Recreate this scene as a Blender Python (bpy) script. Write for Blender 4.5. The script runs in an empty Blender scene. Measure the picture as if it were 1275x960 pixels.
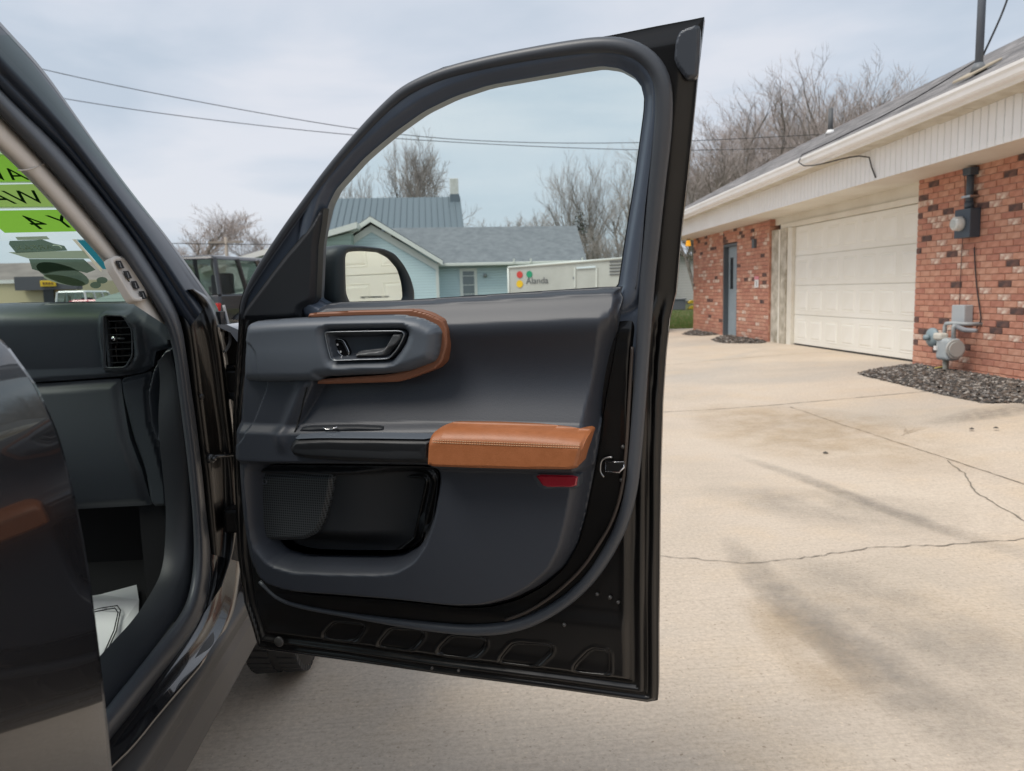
import bpy, bmesh, math, random
import numpy as np
from mathutils import Vector, Matrix
random.seed(7); rng = np.random.default_rng(7)
sc = bpy.context.scene
COL = sc.collection

# ------------------------------------------------------------------ camera
PW, PH, FOC = 1275., 960., 958.
YAW = math.atan((637.5-560)/958); PITCH = math.atan((480-364)/958); ROLL = math.atan(.0252)
CAM = np.array([0, 0, 1.25])
_f = np.array([math.sin(YAW)*math.cos(PITCH), math.cos(YAW)*math.cos(PITCH), -math.sin(PITCH)])
_r0 = np.array([math.cos(YAW), -math.sin(YAW), 0]); _u0 = np.cross(_r0, _f)
_R = math.cos(ROLL)*_r0-math.sin(ROLL)*_u0; _U = math.cos(ROLL)*_u0+math.sin(ROLL)*_r0
cd = bpy.data.cameras.new('camera'); cam = bpy.data.objects.new('camera', cd); COL.objects.link(cam)
cam.matrix_world = Matrix([[_R[0], _U[0], -_f[0], CAM[0]], [_R[1], _U[1], -_f[1], CAM[1]], [_R[2], _U[2], -_f[2], CAM[2]], [0, 0, 0, 1]])
cd.sensor_width = 36; cd.lens = FOC/PW*36; cd.clip_start = .02; cd.clip_end = 2000
cd.dof.use_dof = True; cd.dof.focus_distance = 1.62; cd.dof.aperture_fstop = 7.5
sc.camera = cam

# ------------------------------------------------------------------ world, sun, exposure
SUN_EL, SUN_AZ = math.radians(59), math.radians(243)       # azimuth from +Y towards +X
w = bpy.data.worlds.new('World'); sc.world = w; w.use_nodes = True
nt = w.node_tree; nt.nodes.clear()
def N(tree, typ, **kw):
    n = tree.nodes.new(typ)
    for k, v in kw.items(): setattr(n, k, v)
    return n
out = N(nt, 'ShaderNodeOutputWorld'); sky = N(nt, 'ShaderNodeTexSky', sky_type='NISHITA')
sky.sun_disc = False; sky.sun_elevation = SUN_EL; sky.sun_rotation = SUN_AZ; sky.air_density = 1; sky.dust_density = 2
b1 = N(nt, 'ShaderNodeBackground'); b1.inputs[1].default_value = .07
b2 = N(nt, 'ShaderNodeBackground'); b2.inputs[1].default_value = .57
tc = N(nt, 'ShaderNodeTexCoord'); mp = N(nt, 'ShaderNodeMapping'); mp.inputs['Scale'].default_value = (1.0, 1.0, 3.6)
no = N(nt, 'ShaderNodeTexNoise'); no.inputs['Scale'].default_value = 2.1; no.inputs['Detail'].default_value = 6; no.inputs['Roughness'].default_value = .5; no.inputs['Distortion'].default_value = .3
cr = N(nt, 'ShaderNodeValToRGB'); cr.color_ramp.elements[0].position = .39; cr.color_ramp.elements[0].color = (.56, .635, .73, 1)
cr.color_ramp.elements[1].position = .61; cr.color_ramp.elements[1].color = (.78, .80, .86, 1)
e = cr.color_ramp.elements.new(.5); e.color = (.66, .715, .80, 1)
mx = N(nt, 'ShaderNodeMixShader'); mx.inputs[0].default_value = .88
L = nt.links.new
L(tc.outputs['Generated'], mp.inputs[0]); L(mp.outputs[0], no.inputs[0]); L(no.outputs[0], cr.inputs[0]); L(cr.outputs[0], b2.inputs[0])
L(sky.outputs[0], b1.inputs[0]); L(b1.outputs[0], mx.inputs[1]); L(b2.outputs[0], mx.inputs[2]); L(mx.outputs[0], out.inputs[0])
sd = bpy.data.lights.new('sun', 'SUN'); sun = bpy.data.objects.new('sun', sd); COL.objects.link(sun)
sd.energy = 1.5; sd.angle = math.radians(26); sd.color = (1, .95, .87)
sdir = Vector((math.sin(SUN_AZ)*math.cos(SUN_EL), math.cos(SUN_AZ)*math.cos(SUN_EL), math.sin(SUN_EL)))
sun.rotation_euler = sdir.to_track_quat('Z', 'Y').to_euler()
sc.view_settings.view_transform = 'Standard'; sc.view_settings.look = 'None'; sc.view_settings.exposure = .86; sc.view_settings.gamma = 1
sc.render.engine = 'CYCLES'; sc.cycles.use_denoising = True; sc.cycles.max_bounces = 8; sc.cycles.transparent_max_bounces = 16
sc.cycles.glossy_bounces = 4; sc.cycles.caustics_reflective = False; sc.cycles.caustics_refractive = False

# ------------------------------------------------------------------ geometry of view: a pixel of the photo to a point on a known plane
def ray(x, y): return _f+_R*(x-PW/2)/FOC+_U*(PH/2-y)/FOC
def onZ(x, y, z): d = ray(x, y); return CAM+d*(z-CAM[2])/d[2]
def onX(x, y, X): d = ray(x, y); return CAM+d*X/d[0]
def onY(x, y, Y): d = ray(x, y); return CAM+d*Y/d[1]
def onP(x, y, p0, n): d = ray(x, y); n = np.array(n); return CAM+d*((np.array(p0)-CAM)@n)/(d@n)
# frame of the open front door: u from hinge to rear edge, v up, w towards the cabin side
DO = np.array([-.479, 1.786, 0]); DU = np.array([.873, -.36, 0]); DU /= np.linalg.norm(DU); DV = np.array([0, 0, 1.]); DW = np.cross(DU, DV)
def lean(v):
    t = np.maximum(0, np.asarray(v)-1.15); return .19*t*t/(t+.1)
def Dt(x, y, off=0):
    v = 1.
    for _ in range(12):
        p = onP(x, y, DO+DW*(off+lean(v)), DW)-DO; v = p[2]
    return (p@DU, p[2])
def Dts(pts, off=0): return np.array([Dt(x, y, off) for x, y in pts])
def D3(u, v, w):
    u, v, w = np.broadcast_arrays(np.asarray(u, float), np.asarray(v, float), np.asarray(w, float))
    w = w+lean(v)
    return DO+u[..., None]*DU+v[..., None]*DV+w[..., None]*DW

# ------------------------------------------------------------------ materials
MATS = {}
def mat(name, rgb, rough=.6, metal=0, spec=.5, coat=0, bump=None, var=None, emit=None):
    """bump=(scale, strength, distance); var=(scale, dark rgb, light rgb)"""
    if name in MATS: return MATS[name]
    m = bpy.data.materials.new(name); m.use_nodes = True; t = m.node_tree; b = t.nodes['Principled BSDF']
    b.inputs['Base Color'].default_value = (*rgb, 1); b.inputs['Roughness'].default_value = rough; b.inputs['Metallic'].default_value = metal
    b.inputs['Specular IOR Level'].default_value = spec; b.inputs['Coat Weight'].default_value = coat; b.inputs['Coat Roughness'].default_value = .03
    co = N(t, 'ShaderNodeTexCoord')
    if var:
        n = N(t, 'ShaderNodeTexNoise'); n.inputs['Scale'].default_value = var[0]; n.inputs['Detail'].default_value = 8; n.inputs['Roughness'].default_value = .62
        r = N(t, 'ShaderNodeValToRGB'); r.color_ramp.elements[0].color = (*var[1], 1); r.color_ramp.elements[1].color = (*var[2], 1)
        r.color_ramp.elements[0].position = .32; r.color_ramp.elements[1].position = .68
        t.links.new(co.outputs['Object'], n.inputs[0]); t.links.new(n.outputs[0], r.inputs[0]); t.links.new(r.outputs[0], b.inputs['Base Color'])
    if bump:
        n = N(t, 'ShaderNodeTexNoise'); n.inputs['Scale'].default_value = bump[0]; n.inputs['Detail'].default_value = 4
        bp = N(t, 'ShaderNodeBump'); bp.inputs['Strength'].default_value = bump[1]; bp.inputs['Distance'].default_value = bump[2]
        t.links.new(co.outputs['Object'], n.inputs[0]); t.links.new(n.outputs[0], bp.inputs['Height']); t.links.new(bp.outputs[0], b.inputs['Normal'])
    if emit:
        b.inputs['Emission Color'].default_value = (*rgb, 1); b.inputs['Emission Strength'].default_value = emit
    MATS[name] = m; return m
def glass(name, tint, refl=1.0):
    if name in MATS: return MATS[name]
    m = bpy.data.materials.new(name); m.use_nodes = True; t = m.node_tree; t.nodes.clear()
    o = N(t, 'ShaderNodeOutputMaterial'); tr = N(t, 'ShaderNodeBsdfTransparent'); tr.inputs[0].default_value = (*tint, 1)
    gl = N(t, 'ShaderNodeBsdfGlossy'); gl.inputs['Roughness'].default_value = .0
    fr = N(t, 'ShaderNodeFresnel'); fr.inputs[0].default_value = 1.45
    mm = N(t, 'ShaderNodeMath', operation='MULTIPLY'); mm.inputs[1].default_value = refl
    x = N(t, 'ShaderNodeMixShader')
    t.links.new(fr.outputs[0], mm.inputs[0]); t.links.new(mm.outputs[0], x.inputs[0]); t.links.new(tr.outputs[0], x.inputs[1]); t.links.new(gl.outputs[0], x.inputs[2]); t.links.new(x.outputs[0], o.inputs[0])
    MATS[name] = m; return m
PAINT = mat('car_paint', (.010, .010, .012), .25, 0, .5, 1.0)
PAINT_IN = mat('inner_paint', (.006, .0055, .0055), .33, 0, .3, .4)
RUBBER = mat('rubber', (.062, .068, .079), .42, bump=(900, .05, .001))
SATIN = mat('satin_black', (.058, .066, .080), .32, bump=(1500, .05, .0005))
SLATE = mat('slate_plastic', (.088, .103, .124), .46, bump=(520, .22, .0008))
CHAR = mat('charcoal_plastic', (.048, .056, .067), .52, bump=(520, .22, .0008))
DARKP = mat('dark_plastic', (.019, .0215, .026), .55, bump=(520, .22, .0008))
SOFT = mat('soft_charcoal', (.034, .039, .050), .46, bump=(520, .22, .0008))
TAN = mat('tan_leather', (.34, .117, .042), .46, bump=(420, .35, .0009), var=(45, (.315, .107, .037), (.37, .13, .05)))
TANS = mat('tan_trim', (.235, .095, .050), .5, bump=(900, .15, .0005))
THREAD = mat('thread', (.55, .34, .2), .8)
BLACKG = mat('gloss_black', (.008, .008, .009), .12)
CHROME = mat('chrome', (.72, .72, .74), .14, 1)
STEEL = mat('steel', (.45, .45, .45), .35, 1)
REDREF = mat('red_reflector', (.32, .004, .02), .15, coat=.8)
BEIGE = mat('beige_cloth', (.74, .68, .61), .85, bump=(1200, .25, .0006))
CLAD = mat('cladding', (.075, .074, .073), .5, bump=(800, .2, .0008))
CARPET = mat('carpet', (.012, .012, .014), .95, bump=(900, .8, .002))
GLASS = glass('window_glass', (.86, .945, .93), .8)
WSGLASS = glass('windscreen_glass', (.84, .93, .90), .45)
MIRROR = mat('mirror_glass', (.92, .92, .9), .01, 1)
TYRE = mat('tyre', (.035, .034, .033), .75, bump=(200, .3, .002))

# ------------------------------------------------------------------ mesh helpers
def tag(o, label=None, cat=None, group=None, kind=None):
    if label: o['label'] = label
    if cat: o['category'] = cat
    if group: o['group'] = group
    if kind: o['kind'] = kind
    return o
def root(name, label, cat, loc=(0, 0, 0), group=None):
    o = bpy.data.objects.new(name, None); COL.objects.link(o); o.location = loc; o.empty_display_size = .2
    return tag(o, label, cat, group)
def worig(p):
    v = Vector((0, 0, 0))
    while p is not None: v += p.location; p = p.parent
    return v
def mk(name, verts, faces, mats, parent=None, smooth=True, mi=None, label=None):
    me = bpy.data.meshes.new(name); v = np.asarray(verts, float)
    if parent is not None: v = v-np.array(worig(parent))
    me.from_pydata(v.tolist(), [], [list(map(int, f)) for f in faces])
    for m in (mats if isinstance(mats, (list, tuple)) else [mats]): me.materials.append(m)
    if mi is not None: me.polygons.foreach_set('material_index', mi)
    if smooth: me.polygons.foreach_set('use_smooth', [True]*len(me.polygons))
    me.update()
    o = bpy.data.objects.new(name, me); COL.objects.link(o)
    if parent is not None: o.parent = parent
    if label: o['label'] = label
    return o
def bevel(o, wd=.004, seg=2, ang=40):
    m = o.modifiers.new('bevel', 'BEVEL'); m.width = wd; m.segments = seg; m.limit_method = 'ANGLE'; m.angle_limit = math.radians(ang); m.harden_normals = False
    return o
class MB:
    def __init__(s): s.v = []; s.f = []; s.m = []
    def add(s, v, f, m=0):
        n = len(s.v); s.v += [tuple(p) for p in v]; s.f += [[i+n for i in q] for q in f]; s.m += [m]*len(f); return s
    def box(s, a, b, m=0):
        x0, y0, z0 = np.minimum(a, b); x1, y1, z1 = np.maximum(a, b)
        return s.add([(x0, y0, z0), (x1, y0, z0), (x1, y1, z0), (x0, y1, z0), (x0, y0, z1), (x1, y0, z1), (x1, y1, z1), (x0, y1, z1)],
                     [(0, 3, 2, 1), (4, 5, 6, 7), (0, 1, 5, 4), (1, 2, 6, 5), (2, 3, 7, 6), (3, 0, 4, 7)], m)
    def hexa(s, lo, hi, m=0):       # two quads
        return s.add(list(lo)+list(hi), [(0, 3, 2, 1), (4, 5, 6, 7), (0, 1, 5, 4), (1, 2, 6, 5), (2, 3, 7, 6), (3, 0, 4, 7)], m)
    def prism(s, poly, ext, m=0):   # poly of 3D points, extruded by the vector ext
        n = len(poly); ext = np.array(ext); a = [np.array(p) for p in poly]; b = [p+ext for p in a]
        return s.add(a+b, [list(range(n))[::-1], list(range(n, 2*n))]+[(i, (i+1) % n, n+(i+1) % n, n+i) for i in range(n)], m)
    def tube(s, path, r, sides=8, m=0, cap=True, closed=False, flat=1.0, up=None):
        P = np.array(path, float); n = len(P); rr = np.broadcast_to(np.asarray(r, float), (n,))
        T = np.gradient(P, axis=0) if not closed else np.roll(P, -1, 0)-np.roll(P, 1, 0)
        T /= np.linalg.norm(T, axis=1)[:, None]+1e-12
        a = np.array(up if up is not None else ((0, 0, 1) if abs(T[0][2]) < .9 else (1, 0, 0)), float)
        V = []
        for i in range(n):
            if up is not None: a = np.array(up, float)
            a = a-T[i]*(a@T[i]); a /= np.linalg.norm(a)+1e-12; b = np.cross(T[i], a)
            for k in range(sides):
                t = 2*math.pi*k/sides; V.append(P[i]+rr[i]*(math.cos(t)*a*flat+math.sin(t)*b))
        F = []
        for i in range(n if closed else n-1):
            j = (i+1) % n
            for k in range(sides): F.append((i*sides+k, i*sides+(k+1) % sides, j*sides+(k+1) % sides, j*sides+k))
        if cap and not closed: F += [list(range(sides))[::-1], list(range((n-1)*sides, n*sides))]
        return s.add(V, F, m)
    def cyl(s, a, b, r, sides=16, m=0, r2=None):
        return s.tube([a, b], [r, r if r2 is None else r2], sides, m)
    def disc(s, c, nrm, r, th, sides=20, m=0):
        n = np.array(nrm, float); n /= np.linalg.norm(n); return s.cyl(np.array(c)-n*th/2, np.array(c)+n*th/2, r, sides, m)
    def build(s, name, mats, parent=None, smooth=False, label=None): return mk(name, s.v, s.f, mats, parent, smooth, s.m, label)
def chaikin(p, it=2, closed=True, first=.13):
    p = np.array(p, float)
    for k_ in range(it):
        q = np.roll(p, -1, 0); c_ = first if k_ == 0 else .25
        if closed: p = np.stack([(1-c_)*p+c_*q, c_*p+(1-c_)*q], 1).reshape(-1, p.shape[1])
        else:
            a, b = p[:-1], p[1:]; p = np.vstack([p[:1], np.stack([.75*a+.25*b, .25*a+.75*b], 1).reshape(-1, p.shape[1])[1:-1], p[-1:]])
    return p
def resample(p, n, it=2):
    p = chaikin(p, it, False) if it else np.array(p, float)
    d = np.r_[0, np.cumsum(np.linalg.norm(np.diff(p, axis=0), axis=1))]; t = np.linspace(0, d[-1], n)
    return np.stack([np.interp(t, d, p[:, k]) for k in range(p.shape[1])], 1)
def closest(P, poly):
    """signed distance (inside +) and nearest boundary point"""
    P = np.asarray(P, float); best = np.full(len(P), 1e18); near = np.zeros_like(P); ins = np.zeros(len(P), bool)
    for a, b in zip(poly, np.roll(poly, -1, 0)):
        ab = b-a; t = np.clip(((P-a)@ab)/(ab@ab+1e-18), 0, 1); q = a+t[:, None]*ab; d = ((P-q)**2).sum(1)
        k = d < best; best[k] = d[k]; near[k] = q[k]
        c = (a[1] > P[:, 1]) != (b[1] > P[:, 1])
        with np.errstate(divide='ignore', invalid='ignore'): xi = (b[0]-a[0])*(P[:, 1]-a[1])/(b[1]-a[1])+a[0]
        ins ^= c & (P[:, 0] < xi)
    d = np.sqrt(best); return np.where(ins, d, -d), near
def SD(poly, u, v): return closest(np.stack([u, v], 1), poly)[0]
def sstep(a, b, x): t = np.clip((x-a)/(b-a), 0, 1); return t*t*(3-2*t)
def field(name, outer, h, mat_, parent, holes=(), res=.006, map3=D3, back=None, backcap=False, label=None):
    """a moulded panel: outline (and holes) in its own plane, relief given by h(u, v, d) with d = distance from the edge"""
    outer = np.array(outer); lo = outer.min(0)-res; hi = outer.max(0)+res
    nx, ny = int((hi[0]-lo[0])/res)+2, int((hi[1]-lo[1])/res)+2
    gu, gv = np.meshgrid(lo[0]+np.arange(nx)*res, lo[1]+np.arange(ny)*res); P = np.stack([gu.ravel(), gv.ravel()], 1)
    sd, near = closest(P, outer)
    for hl in holes:
        s2, n2 = closest(P, np.array(hl)); s2 = -s2; k = s2 < sd; sd = np.where(k, s2, sd); near = np.where(k[:, None], n2, near)
    k = np.abs(sd) < .62*res; P[k] = near[k]; sd[k] = 0
    ok = sd >= 0; idx = np.arange(nx*ny).reshape(ny, nx); F = []
    A, B, Cc, D = idx[:-1, :-1].ravel(), idx[:-1, 1:].ravel(), idx[1:, 1:].ravel(), idx[1:, :-1].ravel()
    q = np.stack([A, B, Cc, D], 1); o = ok[q]; cnt = o.sum(1)
    F += q[cnt == 4].tolist()
    for row, oo in zip(q[cnt == 3], o[cnt == 3]): F.append([int(i) for i, g in zip(row, oo) if g])
    used = np.unique(np.concatenate([np.array(f) for f in F])); remap = -np.ones(nx*ny, int); remap[used] = np.arange(len(used))
    F = [[int(remap[i]) for i in f] for f in F]; U, V = P[used, 0], P[used, 1]; d = sd[used]
    Wd = np.broadcast_to(h(U, V, d), U.shape); v0 = map3(U, V, Wd); verts = v0.tolist()
    def at_(uu, vv):
        P2 = np.stack([uu, vv], 1); s_ = closest(P2, outer)[0]
        for hl in holes: s_ = np.minimum(s_, -closest(P2, np.array(hl))[0])
        return map3(uu, vv, np.broadcast_to(h(uu, vv, np.maximum(s_, 0)), uu.shape)), s_
    e_ = res*.45; pu, su = at_(U+e_, V); pv, sv_ = at_(U, V+e_)
    nrm = np.cross(pu-v0, pv-v0); nrm /= np.linalg.norm(nrm, axis=1)[:, None]+1e-15; nrm = nrm.tolist()
    gx_, gy_ = -(su-d), -(sv_-d); gl_ = np.hypot(gx_, gy_)+1e-12; outw = map3(U+e_*gx_/gl_, V+e_*gy_/gl_, Wd)-v0; outw /= np.linalg.norm(outw, axis=1)[:, None]+1e-15
    if back is not None:
        cntE = {}
        for f in F:
            for i in range(len(f)):
                a, b = f[i], f[(i+1) % len(f)]; key = (min(a, b), max(a, b))
                cntE[key] = None if key in cntE else (a, b)
        edges = [e for e in cntE.values() if e]; m = {}
        bk = back(U, V) if callable(back) else np.full(U.shape, back); bv = map3(U, V, bk)
        for a, b in edges:
            for i in (a, b):
                if i not in m: m[i] = (len(verts), len(verts)+1); verts += [verts[i], bv[i].tolist()]; nrm += [outw[i].tolist()]*2
            F.append([b, a, m[a][0], m[b][0]] if False else [m[a][1], m[b][1], m[b][0], m[a][0]])
    o = mk(name, verts, F, mat_, parent, True, label=label)
    o.data.normals_split_custom_set_from_vertices(nrm)
    return o
def loft(name, curves, mat_, parent, n=40, it=2, label=None, thick=0):
    C_ = np.array([resample(c, n, it) for c in curves]); m = len(curves)
    V = C_.reshape(-1, 3); F = [(i*n+j, i*n+j+1, (i+1)*n+j+1, (i+1)*n+j) for i in range(m-1) for j in range(n-1)]
    o = mk(name, V, F, mat_, parent, True, label=label)
    if thick:
        s = o.modifiers.new('solid', 'SOLIDIFY'); s.thickness = thick; s.offset = -1
    return o
def text(name, s, size, origin, xdir, ydir, m, parent, ext=.0005, align='LEFT', shear=0):
    c = bpy.data.curves.new(name, 'FONT'); c.body = s; c.size = size; c.extrude = ext; c.align_x = align; c.shear = shear; c.materials.append(m)
    tmp = bpy.data.objects.new('tmp', c); me = bpy.data.meshes.new_from_object(tmp); bpy.data.objects.remove(tmp); me.name = name
    if not me.materials: me.materials.append(m)
    o = bpy.data.objects.new(name, me); COL.objects.link(o)
    X = Vector(xdir).normalized(); Y = Vector(ydir).normalized(); Z = X.cross(Y)
    M = Matrix([[X[0], Y[0], Z[0], origin[0]], [X[1], Y[1], Z[1], origin[1]], [X[2], Y[2], Z[2], origin[2]], [0, 0, 0, 1]])
    if parent is not None: o.parent = parent; M = Matrix.Translation(-worig(parent)) @ M
    o.matrix_local = M
    return o

# ================================================================== THE SETTING
def gz(X): return .15*float(sstep(2.2, 6.1, np.array(X)))
def ground_mat():
    m = bpy.data.materials.new('concrete'); m.use_nodes = True; t = m.node_tree; b = t.nodes['Principled BSDF']; l = t.links.new
    co = N(t, 'ShaderNodeTexCoord'); b.inputs['Roughness'].default_value = .88; b.inputs['Specular IOR Level'].default_value = .25
    def noise(sc_, det=6, ro=.6, src=None, dist=0):
        n = N(t, 'ShaderNodeTexNoise'); n.inputs['Scale'].default_value = sc_; n.inputs['Detail'].default_value = det; n.inputs['Roughness'].default_value = ro; n.inputs['Distortion'].default_value = dist
        l(src or co.outputs['Object'], n.inputs[0]); return n
    def ramp(src, stops):
        r = N(t, 'ShaderNodeValToRGB'); el = r.color_ramp.elements
        el[0].position, el[0].color = stops[0][0], (*stops[0][1], 1); el[1].position, el[1].color = stops[-1][0], (*stops[-1][1], 1)
        for p, c in stops[1:-1]: x = el.new(p); x.color = (*c, 1)
        l(src, r.inputs[0]); return r
    def mix(a, c, fac, mode='MIX'):
        x = N(t, 'ShaderNodeMix', data_type='RGBA', blend_type=mode); x.inputs[0].default_value = fac if not hasattr(fac, 'is_linked') else 1
        if hasattr(fac, 'is_linked'): l(fac, x.inputs[0])
        l(a, x.inputs[6]); 
        if isinstance(c, tuple): x.inputs[7].default_value = (*c, 1)
        else: l(c, x.inputs[7])
        return x.outputs[2]
    base = ramp(noise(.55, 7, .6, dist=.4).outputs[0], [(.3, (.52, .445, .36)), (.5, (.60, .51, .415)), (.7, (.66, .57, .465))]).outputs[0]
    warm = ramp(noise(1.7, 5, .6).outputs[0], [(.5, (0, 0, 0)), (.72, (.8, .8, .8))]).outputs[0]
    c = mix(base, (.62, .505, .38), warm)
    grey = ramp(noise(.32, 4, .55, dist=1.2).outputs[0], [(.5, (0, 0, 0)), (.68, (.6, .6, .6))]).outputs[0]
    c = mix(c, (.47, .435, .39), grey)
    fine = ramp(noise(55, 6, .8).outputs[0], [(.3, (.74, .72, .70)), (.55, (1, 1, 1)), (.75, (1.10, 1.10, 1.10))]).outputs[0]
    c = mix(c, fine, 1.0, 'MULTIPLY')
    vo = N(t, 'ShaderNodeTexVoronoi'); vo.inputs['Scale'].default_value = 150; l(co.outputs['Object'], vo.inputs[0])
    peb = ramp(vo.outputs['Color'], [(.0, (.50, .46, .43)), (.14, (1, 1, 1)), (.86, (1, 1, 1)), (1, (1.3, 1.28, 1.22))]).outputs[0]
    c = mix(c, peb, .75, 'MULTIPLY')
    # broom strokes across the slabs
    mp_ = N(t, 'ShaderNodeMapping'); mp_.inputs['Scale'].default_value = (2.5, 95, 1); l(co.outputs['Object'], mp_.inputs[0])
    br = noise(1, 3, .6, mp_.outputs[0])
    c = mix(c, ramp(br.outputs[0], [(.3, (.86, .86, .86)), (.7, (1.08, 1.08, 1.08))]).outputs[0], .55, 'MULTIPLY')
    l(c, b.inputs['Base Color'])
    bp = N(t, 'ShaderNodeBump'); bp.inputs['Strength'].default_value = .3; bp.inputs['Distance'].default_value = .003
    ad = N(t, 'ShaderNodeMath', operation='ADD'); l(noise(90, 5, .7).outputs[0], ad.inputs[0]); l(br.outputs[0], ad.inputs[1]); l(ad.outputs[0], bp.inputs['Height']); l(bp.outputs[0], b.inputs['Normal'])
    return m
CONC = ground_mat()
def sheet(name, xs, ys, zf, m, parent=None):
    V = [(x, y, zf(x, y)) for y in ys for x in xs]; n = len(xs)
    F = [(j*n+i, j*n+i+1, (j+1)*n+i+1, (j+1)*n+i) for j in range(len(ys)-1) for i in range(n-1)]
    return mk(name, V, F, m, parent, True)
EARTH = mat('earth', (.16, .15, .10), .95, var=(.3, (.10, .12, .05), (.22, .19, .13)))
tag(sheet('ground', [-700, -60, -20, 20, 60, 700], [-300, -20, 40, 80, 300, 1200], lambda x, y: -.08, EARTH), kind='structure')
drive = sheet('driveway', [-30, -10, -2, 0, 2]+list(np.linspace(2.2, 6.1, 14))+[6.42, 7.2], [-14, 0, 4, 8, 12, 16, 20.6], lambda x, y: gz(x), CONC)
tag(drive, kind='structure')
LAWN = mat('lawn', (.07, .12, .03), .95, var=(1.2, (.06, .10, .025), (.17, .17, .07)), bump=(60, .6, .03))
lawn = tag(sheet('lawn', np.linspace(2, 40, 12), np.linspace(20.6, 75, 10), lambda x, y: .06+.02*math.sin(x*.7+y*.4), LAWN), kind='structure')
LOT = mat('asphalt', (.07, .07, .07), .9, var=(.8, (.055, .055, .055), (.09, .088, .085)), bump=(80, .5, .01))
tag(sheet('parking_lot', [-60, -20, 2], [20.6, 33, 60], lambda x, y: .004, LOT), kind='structure')
# grass blades on the strip of lawn seen between the car door and the brick wall
gm = MB()
for _ in range(16000):
    y = 20.7+abs(random.gauss(0, 9)); a = random.uniform(.28, .40); x = y*a+random.uniform(-.6, .6)
    h = random.uniform(.03, .1); dx, dy = random.gauss(0, .02), random.gauss(0, .02); wv = .008
    gm.add([(x-wv, y, .05), (x+wv, y, .05), (x+dx, y+dy, .06+h)], [(0, 1, 2)], random.choice([0, 0, 1]))
tag(gm.build('grass', [mat('grass_blade', (.09, .16, .03), .8), mat('grass_dry', (.24, .21, .09), .85)]), 'short patchy green grass beyond the end of the driveway', 'grass', kind='stuff')

# joints, cracks and stains of the driveway (children of the driveway)
CRACK = mat('crack', (.22, .19, .155), .95)
JOINT = mat('joint', (.20, .17, .135), .95)
def ribbon(name, pts, wd, m, jag=.0, step=.05, zoff=.004):
    P = resample([(a, b, 0) for a, b in pts], max(3, int(sum(math.dist(p, q) for p, q in zip(pts, pts[1:]))/step)), 0)[:, :2]
    n = len(P); T = np.gradient(P, axis=0); T /= np.linalg.norm(T, axis=1)[:, None]; Nn = np.stack([-T[:, 1], T[:, 0]], 1)
    j = np.cumsum(rng.normal(0, jag, n)); j -= np.linspace(j[0], j[-1], n); P = P+Nn*j[:, None]
    ww = wd*(.35+rng.random(n)*1.0); V = []
    for i in range(n):
        for s in (-1, 1): q = P[i]+Nn[i]*s*ww[i]/2; V.append((q[0], q[1], gz(q[0])+zoff))
    return mk(name, V, [(2*i, 2*i+2, 2*i+3, 2*i+1) for i in range(n-1)], m, drive, False)
ribbon('crack', [(.5, 3.46), (.99, 3.455), (1.35, 3.37), (1.62, 3.40), (2.0, 3.43), (2.74, 3.40), (6, 3.4)], .0065, CRACK, .009, .025)
ribbon('slab_joint', [(-1, 7.6), (2.8, 7.6), (4.6, 7.56), (6.2, 7.56)], .014, CRACK, .002)
ribbon('slab_joint', [(3.4, 7.4), (3.4, -6)], .008, JOINT, .002)
ribbon('crack', [tuple(onZ(x, y, .08)[:2]) for x, y in [(1180, 565), (1205, 580), (1222, 600), (1245, 615), (1275, 632), (1330, 660)]], .009, CRACK, .006, .04)
ribbon('slab_joint', [(-1, 12.0), (6.2, 12.0)], .015, JOINT, .002)
def stain_mat(name, col, dens, sc_=3.):
    m = bpy.data.materials.new(name); m.use_nodes = True; t = m.node_tree; b = t.nodes['Principled BSDF']; l = t.links.new
    b.inputs['Base Color'].default_value = (*col, 1); b.inputs['Roughness'].default_value = .85
    uv = N(t, 'ShaderNodeUVMap'); sp = N(t, 'ShaderNodeSeparateXYZ'); l(uv.outputs[0], sp.inputs[0])
    def bell(s):   # 4x(1-x)
        a = N(t, 'ShaderNodeMath', operation='SUBTRACT'); a.inputs[0].default_value = 1; l(s, a.inputs[1])
        p = N(t, 'ShaderNodeMath', operation='MULTIPLY'); l(s, p.inputs[0]); l(a.outputs[0], p.inputs[1])
        q = N(t, 'ShaderNodeMath', operation='MULTIPLY'); l(p.outputs[0], q.inputs[0]); q.inputs[1].default_value = 4; return q
    bx, by = bell(sp.outputs[0]), bell(sp.outputs[1])
    co = N(t, 'ShaderNodeTexCoord'); n = N(t, 'ShaderNodeTexNoise'); n.inputs['Scale'].default_value = sc_; n.inputs['Detail'].default_value = 8; n.inputs['Roughness'].default_value = .65; l(co.outputs['Object'], n.inputs[0])
    r = N(t, 'ShaderNodeMapRange'); r.inputs[1].default_value = .25; r.inputs[2].default_value = .75; l(n.outputs[0], r.inputs[0])
    p1 = N(t, 'ShaderNodeMath', operation='MULTIPLY'); l(bx.outputs[0], p1.inputs[0]); l(by.outputs[0], p1.inputs[1])
    p2 = N(t, 'ShaderNodeMath', operation='MULTIPLY'); l(p1.outputs[0], p2.inputs[0]); l(r.outputs[0], p2.inputs[1])
    p3 = N(t, 'ShaderNodeMath', operation='MULTIPLY', use_clamp=True); l(p2.outputs[0], p3.inputs[0]); p3.inputs[1].default_value = dens
    l(p3.outputs[0], b.inputs['Alpha']); return m
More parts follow.
